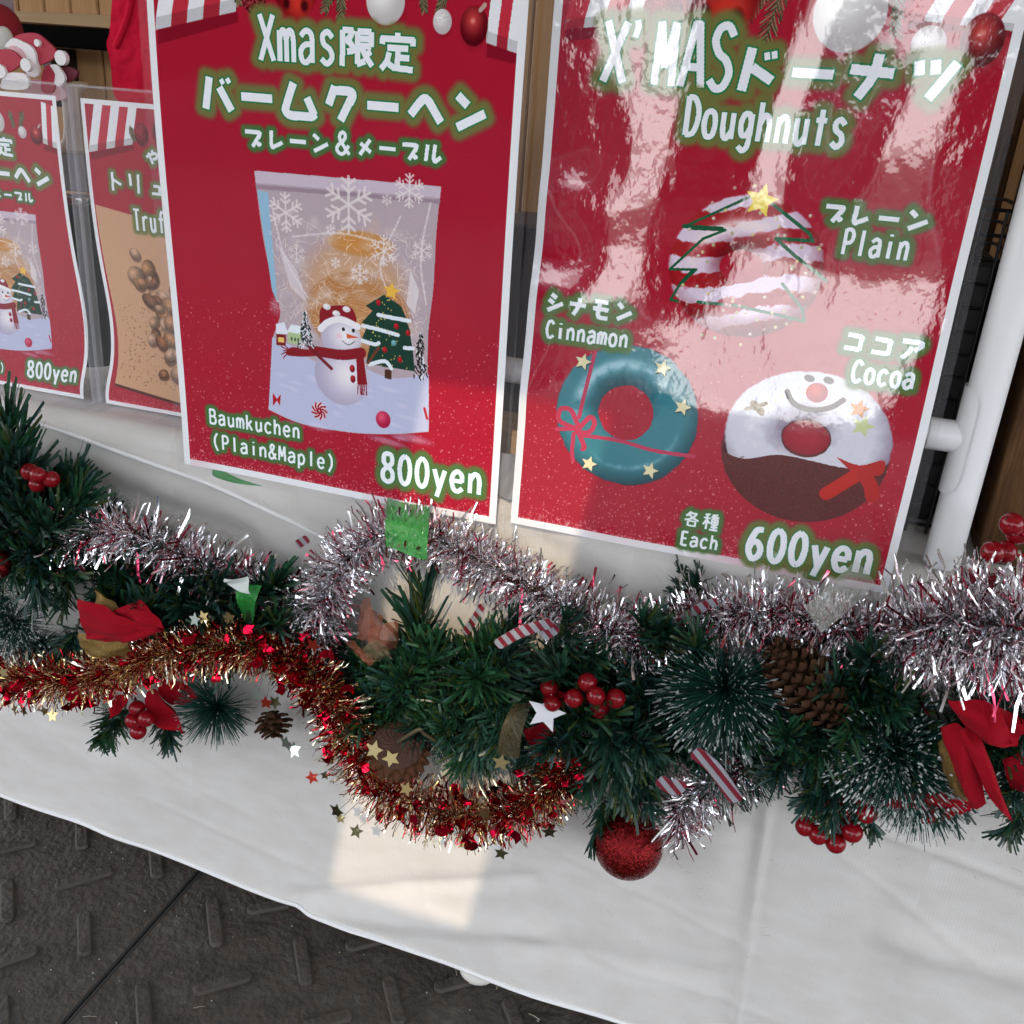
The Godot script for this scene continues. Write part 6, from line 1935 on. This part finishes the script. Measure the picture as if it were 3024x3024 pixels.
func pine_cone(label: String, at: Vector3, axis: Vector3, l: float, r: float, rows: int, open: float) -> Node3D:
	var t := thing("pine_cone", label, "pine cone", at, "pine cones in the garland")
	t.transform = frame(at, axis)
	var sc := cone_scale_mesh()
	var n := rows * 8
	for k in n:
		var v := (k + 0.5) / n
		var rr := r * pow(sin(PI * (0.12 + 0.83 * v)), 0.7)
		var a := k * 2.39996
		var rad := Vector3(cos(a), 0, sin(a))
		var d := (rad * open + Vector3.UP * (0.55 + 0.6 * v)).normalized()
		var x := Vector3.UP.cross(rad).normalized()
		var z := x.cross(d)
		var q := rr / 0.03
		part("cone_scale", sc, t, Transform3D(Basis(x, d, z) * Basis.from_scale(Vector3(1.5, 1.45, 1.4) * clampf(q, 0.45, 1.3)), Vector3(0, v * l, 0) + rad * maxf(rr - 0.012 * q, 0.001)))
	var g := Geo.new()
	var prof := []
	for k in 9:
		var v := k / 8.0
		prof.append(Vector2(maxf(0.0005, r * 0.62 * pow(sin(PI * (0.08 + 0.84 * v)), 0.7)), v * l))
	g.col = Color(0.05, 0.024, 0.014)
	g.lathe(prof, 16)
	part("core", g.mesh(M.cone), t)
	return t

func berries(label: String, pts: Array, root: Vector3, r: float) -> void:
	var t := thing("berry_cluster", label, "berries", Vector3.ZERO, "red berries in the garland")
	for p in pts:
		var g := Geo.new()
		var d: Vector3 = (p - root).normalized()
		var q := r * rng.randf_range(0.92, 1.06)
		g.ball(q, frame(p, d))
		var b := part("berry", g.mesh(M.berry), t)
		g = Geo.new()
		g.lathe([Vector2(0.0, q * 1.02), Vector2(q * 0.09, q * 1.01), Vector2(q * 0.13, q * 0.985)], 10, frame(p, d))
		part("blossom_end", g.mesh(M.berry_dot), b)
		g = Geo.new()
		g.tube(spline([root, root.lerp(p, 0.5) + Vector3(0, 0.004, 0.004), p - d * q * 0.9], 5), [0.0011], 6)
		part("stem", g.mesh(M.felt), b)

func build_ornaments() -> void:
	# baubles
	var b := thing("bauble", "large red glitter bauble hanging below the garland in front of the white cloth", "bauble", Vector3(0.1566, 0.3665, 0.042))
	var g := Geo.new()
	g.ball(0.0425, Transform3D(Basis(Vector3.RIGHT, 0.9), Vector3.ZERO), 40, 64)
	part("ball", g.mesh(M.bauble), b)
	g = Geo.new()
	g.lathe([Vector2(0.0085, 0.041), Vector2(0.009, 0.043), Vector2(0.0085, 0.051), Vector2(0.004, 0.0525), Vector2(0.0, 0.0525)], 18)
	part("cap", g.mesh(M.cap), b)
	g = Geo.new()
	var ring := []
	for k in 17:
		ring.append(Vector3(sin(TAU * k / 16) * 0.005, 0.057 + cos(TAU * k / 16) * 0.005, 0))
	g.tube(ring, [0.0007], 6, false)
	part("hanger", g.mesh(M.cap), b)
	b = thing("bauble", "dark red glitter bauble half hidden in the greenery above the frosted needles", "bauble", Vector3(-0.7072, 0.5857, 0.09))
	g = Geo.new()
	g.ball(0.019, Transform3D.IDENTITY, 20, 32)
	part("ball", g.mesh(M.bauble), b)
	g = Geo.new()
	g.lathe([Vector2(0.004, 0.018), Vector2(0.0045, 0.019), Vector2(0.004, 0.023), Vector2(0, 0.0235)], 12)
	part("cap", g.mesh(M.cap), b)
	# cones
	pine_cone("long brown pine cone lying slanted beside the round frosted needle burst", Vector3(0.3577, 0.6255, 0.075), Vector3(0.2697, 0.7074, 0.085) - Vector3(0.3577, 0.6255, 0.075), 0.108, 0.029, 13, 0.62)
	var c1 := pine_cone("grey brown pine cone seen from its flat base with a bent stalk", Vector3(-0.1263, 0.4808, 0.105), Vector3(-0.1431, 0.3854, 0.05) - Vector3(-0.1263, 0.4808, 0.105), 0.05, 0.03, 9, 1.1)
	g = Geo.new()
	g.col = Color(0.04, 0.026, 0.022)
	var bp := []
	for k in 17:
		var rr := 0.031 * k / 16.0
		bp.append(Vector2(rr, 0.012 * pow(rr / 0.031, 2.4) - 0.001))
	g.lathe(bp, 72)
	for k in g.v.size():
		var p: Vector3 = g.v[k]
		var rr := Vector2(p.x, p.z).length()
		var an := atan2(p.z, p.x)
		g.v[k] -= Vector3(0, 0.0034 * absf(sin(an * 8.0 + rr * 330.0) * sin(an * 8.0 - rr * 330.0)) * clampf(rr / 0.012, 0, 1), 0)
	part("base_disc", g.mesh(M.cone), c1)
	g = Geo.new()
	g.tube(spline([c1.to_local(Vector3(-0.125, 0.4822, 0.108)), c1.to_local(Vector3(-0.0931, 0.5206, 0.125)), c1.to_local(Vector3(-0.0904, 0.5099, 0.115)), c1.to_local(Vector3(-0.0786, 0.4911, 0.1))], 6), [0.0022], 7)
	part("stalk", g.mesh(M.wire), c1)
	pine_cone("small dark open pine cone peeking out beside the red and gold tinsel", Vector3(-0.3309, 0.4331, 0.05), Vector3(-0.3185, 0.4028, 0.06) - Vector3(-0.3309, 0.4331, 0.05), 0.032, 0.019, 4, 1.5)
	# berries
	berries("cluster of red berries among the tall greenery near the acrylic stands", [Vector3(-0.6355, 0.7303, 0.09), Vector3(-0.6141, 0.7336, 0.1), Vector3(-0.6037, 0.7262, 0.09), Vector3(-0.6323, 0.7123, 0.085)], Vector3(-0.6559, 0.6812, 0.05), 0.0105)
	berries("cluster of red berries beside the white paper star", [Vector3(0.0816, 0.6015, 0.11), Vector3(0.1057, 0.6122, 0.112), Vector3(0.0927, 0.6189, 0.1), Vector3(0.1255, 0.6071, 0.1), Vector3(0.0563, 0.5822, 0.1), Vector3(0.0485, 0.5946, 0.09), Vector3(0.1085, 0.5815, 0.09)], Vector3(0.0807, 0.5602, 0.05), 0.0105)
	berries("cluster of red berries hanging from the lowest pine sprig over the white cloth", [Vector3(0.3488, 0.4799, 0.07), Vector3(0.3637, 0.477, 0.075), Vector3(0.3831, 0.4717, 0.075), Vector3(0.3968, 0.4913, 0.075), Vector3(0.4062, 0.5198, 0.075), Vector3(0.4006, 0.5312, 0.065), Vector3(0.3884, 0.4848, 0.06)], Vector3(0.3763, 0.5285, 0.055), 0.0108)
	berries("cluster of red berries under the red and gold tinsel beside a red petal", [Vector3(-0.5214, 0.3878, 0.085), Vector3(-0.5002, 0.397, 0.085), Vector3(-0.5195, 0.3673, 0.08), Vector3(-0.5217, 0.401, 0.075)], Vector3(-0.5434, 0.3972, 0.05), 0.0115)
	berries("cluster of shiny red berries on long stems in front of the dark cabinet", [Vector3(0.4685, 0.8633, 0.05), Vector3(0.4594, 0.8319, 0.05), Vector3(0.4719, 0.8306, 0.04), Vector3(0.4717, 0.8014, 0.05), Vector3(0.4802, 0.8479, 0.03), Vector3(0.495, 0.8136, 0.04)], Vector3(0.5118, 0.8192, 0.02), 0.0108)
	# poinsettias
	var p := thing("poinsettia", "red felt poinsettia with gold leaves at the top of the red and gold tinsel", "flower", Vector3.ZERO, "poinsettias in the garland")
	part("petal", patch_mesh(Vector3(-0.5442, 0.5944, 0.135), Vector3(-0.4885, 0.5865, 0.135), Vector3(-0.4312, 0.5702, 0.125), Vector3(-0.5447, 0.5327, 0.13), 0.012, M.felt), p)
	part("petal", patch_mesh(Vector3(-0.5042, 0.5805, 0.125), Vector3(-0.4577, 0.6083, 0.125), Vector3(-0.4314, 0.5705, 0.122), Vector3(-0.4699, 0.577, 0.132), 0.006, M.felt), p)
	part("petal", patch_mesh(Vector3(-0.5444, 0.5366, 0.128), Vector3(-0.4997, 0.5647, 0.133), Vector3(-0.4309, 0.5709, 0.128), Vector3(-0.4939, 0.5365, 0.125), 0.008, M.felt), p)
	part("gold_leaf", patch_mesh(Vector3(-0.5345, 0.568, 0.12), Vector3(-0.5289, 0.6038, 0.12), Vector3(-0.4955, 0.5829, 0.12), Vector3(-0.5055, 0.5687, 0.125), 0.006, M.gold_leaf), p)
	part("gold_leaf", patch_mesh(Vector3(-0.5584, 0.5375, 0.125), Vector3(-0.4872, 0.5423, 0.12), Vector3(-0.5033, 0.5069, 0.11), Vector3(-0.5622, 0.4975, 0.115), 0.01, M.gold_leaf), p)
	part("petal", petal_mesh(Vector3(-0.5119, 0.4228, 0.06), Vector3(-0.4488, 0.3812, 0.075), 0.055, Vector3(-0.2, 0.1, 1), 0.1, M.felt), p)
	part("petal", petal_mesh(Vector3(-0.4985, 0.4341, 0.055), Vector3(-0.4283, 0.4374, 0.065), 0.05, Vector3(0.1, 0.1, 1), 0.08, M.felt), p)
	part("petal", petal_mesh(Vector3(-0.5376, 0.4197, 0.075), Vector3(-0.5595, 0.3805, 0.085), 0.022, Vector3(0, 0.2, 1), 0.1, M.felt), p)
	p = thing("poinsettia", "red felt poinsettia with gold leaf at the frosted end of the garland", "flower", Vector3.ZERO, "poinsettias in the garland")
	part("petal", patch_mesh(Vector3(0.4421, 0.7024, 0.12), Vector3(0.4847, 0.7118, 0.125), Vector3(0.5047, 0.6757, 0.13), Vector3(0.4799, 0.6622, 0.115), 0.014, M.felt), p)
	part("petal", patch_mesh(Vector3(0.4763, 0.7134, 0.13), Vector3(0.5123, 0.698, 0.12), Vector3(0.5107, 0.6721, 0.125), Vector3(0.484, 0.6766, 0.14), -0.01, M.felt), p)
	part("petal", patch_mesh(Vector3(0.4451, 0.6656, 0.11), Vector3(0.4626, 0.6797, 0.125), Vector3(0.5016, 0.5976, 0.12), Vector3(0.4899, 0.5832, 0.11), 0.012, M.felt), p)
	part("petal", patch_mesh(Vector3(0.4583, 0.6746, 0.125), Vector3(0.4737, 0.6795, 0.12), Vector3(0.531, 0.581, 0.115), Vector3(0.5011, 0.6113, 0.13), 0.012, M.felt), p)
	part("petal", patch_mesh(Vector3(0.4189, 0.5343, 0.075), Vector3(0.4413, 0.5639, 0.08), Vector3(0.4944, 0.5774, 0.08), Vector3(0.4931, 0.5552, 0.08), 0.006, M.felt), p)
	part("petal", patch_mesh(Vector3(0.4598, 0.5209, 0.07), Vector3(0.4617, 0.5412, 0.075), Vector3(0.4999, 0.5689, 0.078), Vector3(0.5015, 0.5496, 0.075), 0.005, M.felt), p)
	part("petal", patch_mesh(Vector3(0.5114, 0.634, 0.09), Vector3(0.5381, 0.6499, 0.09), Vector3(0.5556, 0.6061, 0.09), Vector3(0.5272, 0.6015, 0.09), 0.01, M.felt), p)
	part("gold_leaf", patch_mesh(Vector3(0.4486, 0.643, 0.1), Vector3(0.4584, 0.6532, 0.105), Vector3(0.5004, 0.5814, 0.105), Vector3(0.4699, 0.5912, 0.1), 0.01, M.gold_leaf), p)
	p = thing("poinsettia", "single dark red felt petal peeking out behind the berries and white star", "flower", Vector3.ZERO, "poinsettias in the garland")
	part("petal", petal_mesh(Vector3(0.0584, 0.5183, 0.075), Vector3(0.0198, 0.5235, 0.085), 0.05, Vector3(0, 0.2, 1), 0.1, M.felt), p)
	part("petal", petal_mesh(Vector3(0.0626, 0.5617, 0.075), Vector3(0.0405, 0.6, 0.08), 0.03, Vector3(0, 0.2, 1), 0.1, M.felt), p)
	# ribbons, paper star
	var r := thing("organza_bow", "copper coloured sheer organza bow beside the upright pine sprig", "bow")
	part("ribbon_tail", patch_mesh(Vector3(-0.1966, 0.6343, 0.055), Vector3(-0.1841, 0.6369, 0.06), Vector3(-0.1676, 0.5977, 0.08), Vector3(-0.1982, 0.5899, 0.075), 0.008, M.organza), r)
	part("ribbon_tail", patch_mesh(Vector3(-0.1848, 0.6248, 0.06), Vector3(-0.1715, 0.6161, 0.055), Vector3(-0.1641, 0.594, 0.08), Vector3(-0.1749, 0.594, 0.085), 0.006, M.organza), r)
	part("ribbon_tail", patch_mesh(Vector3(-0.1786, 0.6111, 0.085), Vector3(-0.1444, 0.6247, 0.07), Vector3(-0.1456, 0.5874, 0.07), Vector3(-0.1637, 0.588, 0.09), 0.012, M.organza), r)
	part("ribbon_tail", patch_mesh(Vector3(-0.1785, 0.5927, 0.095), Vector3(-0.1605, 0.6099, 0.095), Vector3(-0.1455, 0.5893, 0.09), Vector3(-0.1669, 0.5747, 0.095), 0.006, M.sheer_brown), r)
	part("ribbon_tail", patch_mesh(Vector3(-0.2121, 0.586, 0.075), Vector3(-0.1913, 0.5854, 0.08), Vector3(-0.1661, 0.5748, 0.09), Vector3(-0.1767, 0.5617, 0.085), 0.006, M.organza), r)
	r = thing("sheer_ribbon", "sheer dark gold ribbon hanging over the greenery above the small gold star", "ribbon")
	part("loop", strip_mesh([Vector3(0.02, 0.5665, 0.09), Vector3(0.02, 0.5619, 0.115), Vector3(0.0171, 0.5415, 0.12), Vector3(0.0113, 0.499, 0.105)], Vector3(1, 0.25, 0.1), 0.022, 0.03, M.sheer_brown), r)
	var sq := PackedVector2Array()
	for k in 10:
		var a := PI * k / 5 + 0.35
		sq.append(Vector2(sin(a), cos(a)) * (0.023 if k % 2 == 0 else 0.0105))
	g = Geo.new()
	g.slab(sq, 0.0012)
	var ws := single("paper_star", g.mesh(M.star_paper), "white paper star tucked under the red berries", "star")
	ws.transform = facing(Vector3(0.0509, 0.5708, 0.105), Vector3(0.1, 0.3, 1), 0.2)

# a soft four-cornered piece of cloth with a bulge
func patch_mesh(a: Vector3, b: Vector3, c: Vector3, d: Vector3, bulge: float, m: Material) -> ArrayMesh:
	var n := (b - a).cross(d - a).normalized()
	if n.z < 0:
		n = -n
	var g := Geo.new()
	g.grid(14, 14, func(u, v):
		var p: Vector3 = a.lerp(b, u).lerp(d.lerp(c, u), v)
		p += (a - d) * 0.04 * sin(PI * u) * (1.0 - 2.0 * v) + (b - a) * 0.025 * sin(PI * v) * (2.0 * u - 1.0)
		return p + n * (bulge * sin(PI * u) * sin(PI * v) + 0.0022 * sin(u * 7.0 + v * 5.0) + 0.0012 * sin(v * 13.0 - u * 4.0)))
	return g.mesh(m)

func strip_mesh(pts: Array, side: Vector3, w0: float, w1: float, m: Material) -> ArrayMesh:
	var p := spline(pts, 8)
	var sd := side.normalized()
	var g := Geo.new()
	var n := p.size() - 1
	g.grid(6, n, func(u, v):
		var k := int(round(v * n))
		var s: float = u - 0.5
		return p[k] + sd * s * lerpf(w0, w1, v) + Vector3(0, 0, 0.003 * sin(u * 5.0 + v * 4.0)))
	return g.mesh(m)

func build_tapes() -> void:
	single("green_tape", strip_mesh([Vector3(-0.1591, 0.7518, 0.016), Vector3(-0.1425, 0.7385, 0.056), Vector3(-0.1396, 0.7104, 0.064)], Vector3(1, -0.06, 0.05), 0.054, 0.054, M.green_tape), "bright green tape holding the silver tinsel below the baumkuchen poster", "tape", Vector3.ZERO, "green tape strips")
	single("green_tape", strip_mesh([Vector3(-0.4354, 0.738, -0.004), Vector3(-0.4013, 0.7364, -0.004), Vector3(-0.353, 0.7406, -0.004), Vector3(-0.3151, 0.744, -0.004)], Vector3(0.1, 1, 0), 0.02, 0.024, M.green_tape), "green tape strip peeking out under the lower edge of the baumkuchen poster", "tape", Vector3.ZERO, "green tape strips")
	var t := thing("green_tape", "crumpled bright green tape with a folded pale corner in the pine greenery", "tape", Vector3.ZERO, "green tape strips")
	part("strip", strip_mesh([Vector3(-0.3215, 0.6499, 0.105), Vector3(-0.3224, 0.6318, 0.11), Vector3(-0.3263, 0.6075, 0.1), Vector3(-0.3343, 0.5765, 0.085)], Vector3(1, 0.1, 0.2), 0.036, 0.014, M.green_tape), t)
	part("folded_corner", strip_mesh([Vector3(-0.3516, 0.6478, 0.108), Vector3(-0.3324, 0.6513, 0.113), Vector3(-0.3146, 0.6553, 0.116)], Vector3(0.35, -1, 0.2), 0.008, 0.02, M.tape_back), t)
	single("clear_tape", strip_mesh([Vector3(0.3547, 0.7785, 0.03), Vector3(0.3311, 0.7627, 0.065), Vector3(0.3089, 0.7431, 0.09)], Vector3(0.7, -0.7, 0.1), 0.035, 0.03, M.clear_tape), "crinkled clear tape holding the silver tinsel to the doughnut poster", "tape")
	single("silver_tape", strip_mesh([Vector3(-0.0444, 0.8244, -0.012), Vector3(-0.0447, 0.7997, -0.011), Vector3(-0.0483, 0.7704, -0.008)], Vector3(1, 0, 0), 0.03, 0.03, M.grey_tape), "grey cloth tape between the lower corners of the two posters", "tape")

func build_litter() -> void:
	var g := Geo.new()
	for k in 120:
		var p := Vector3(rng.randf_range(-1.0, 0.3), 0.0008, rng.randf_range(-0.05, 0.34))
		var a := rng.randf() * TAU
		var d := Vector3(cos(a), 0, sin(a))
		var b := rng.randf_range(0.2, 0.5)
		var straw := rng.randf() < 0.22
		var c := Color(b, b * 0.95, b * 0.85) if not straw else Color(b, b * 0.9, b * 0.68)
		var l := rng.randf_range(0.008, 0.022) if straw else rng.randf_range(0.0012, 0.003)
		var w := 0.0011 if straw else rng.randf_range(0.0011, 0.0024)
		g.ribbon([p, p + d * l * 0.5 + Vector3(0, 0.0012, 0), p + d * l], Vector3(-d.z, 0.2, d.x).normalized(), w, w * 0.8, c, c)
	var o := MeshInstance3D.new()
	o.name = "floor_litter"
	o.mesh = g.mesh(M.litter)
	add_child(o)
	tag(o, "bits of straw and white crumbs scattered on the rubber mats", "litter")
	o.set_meta("kind", "stuff")
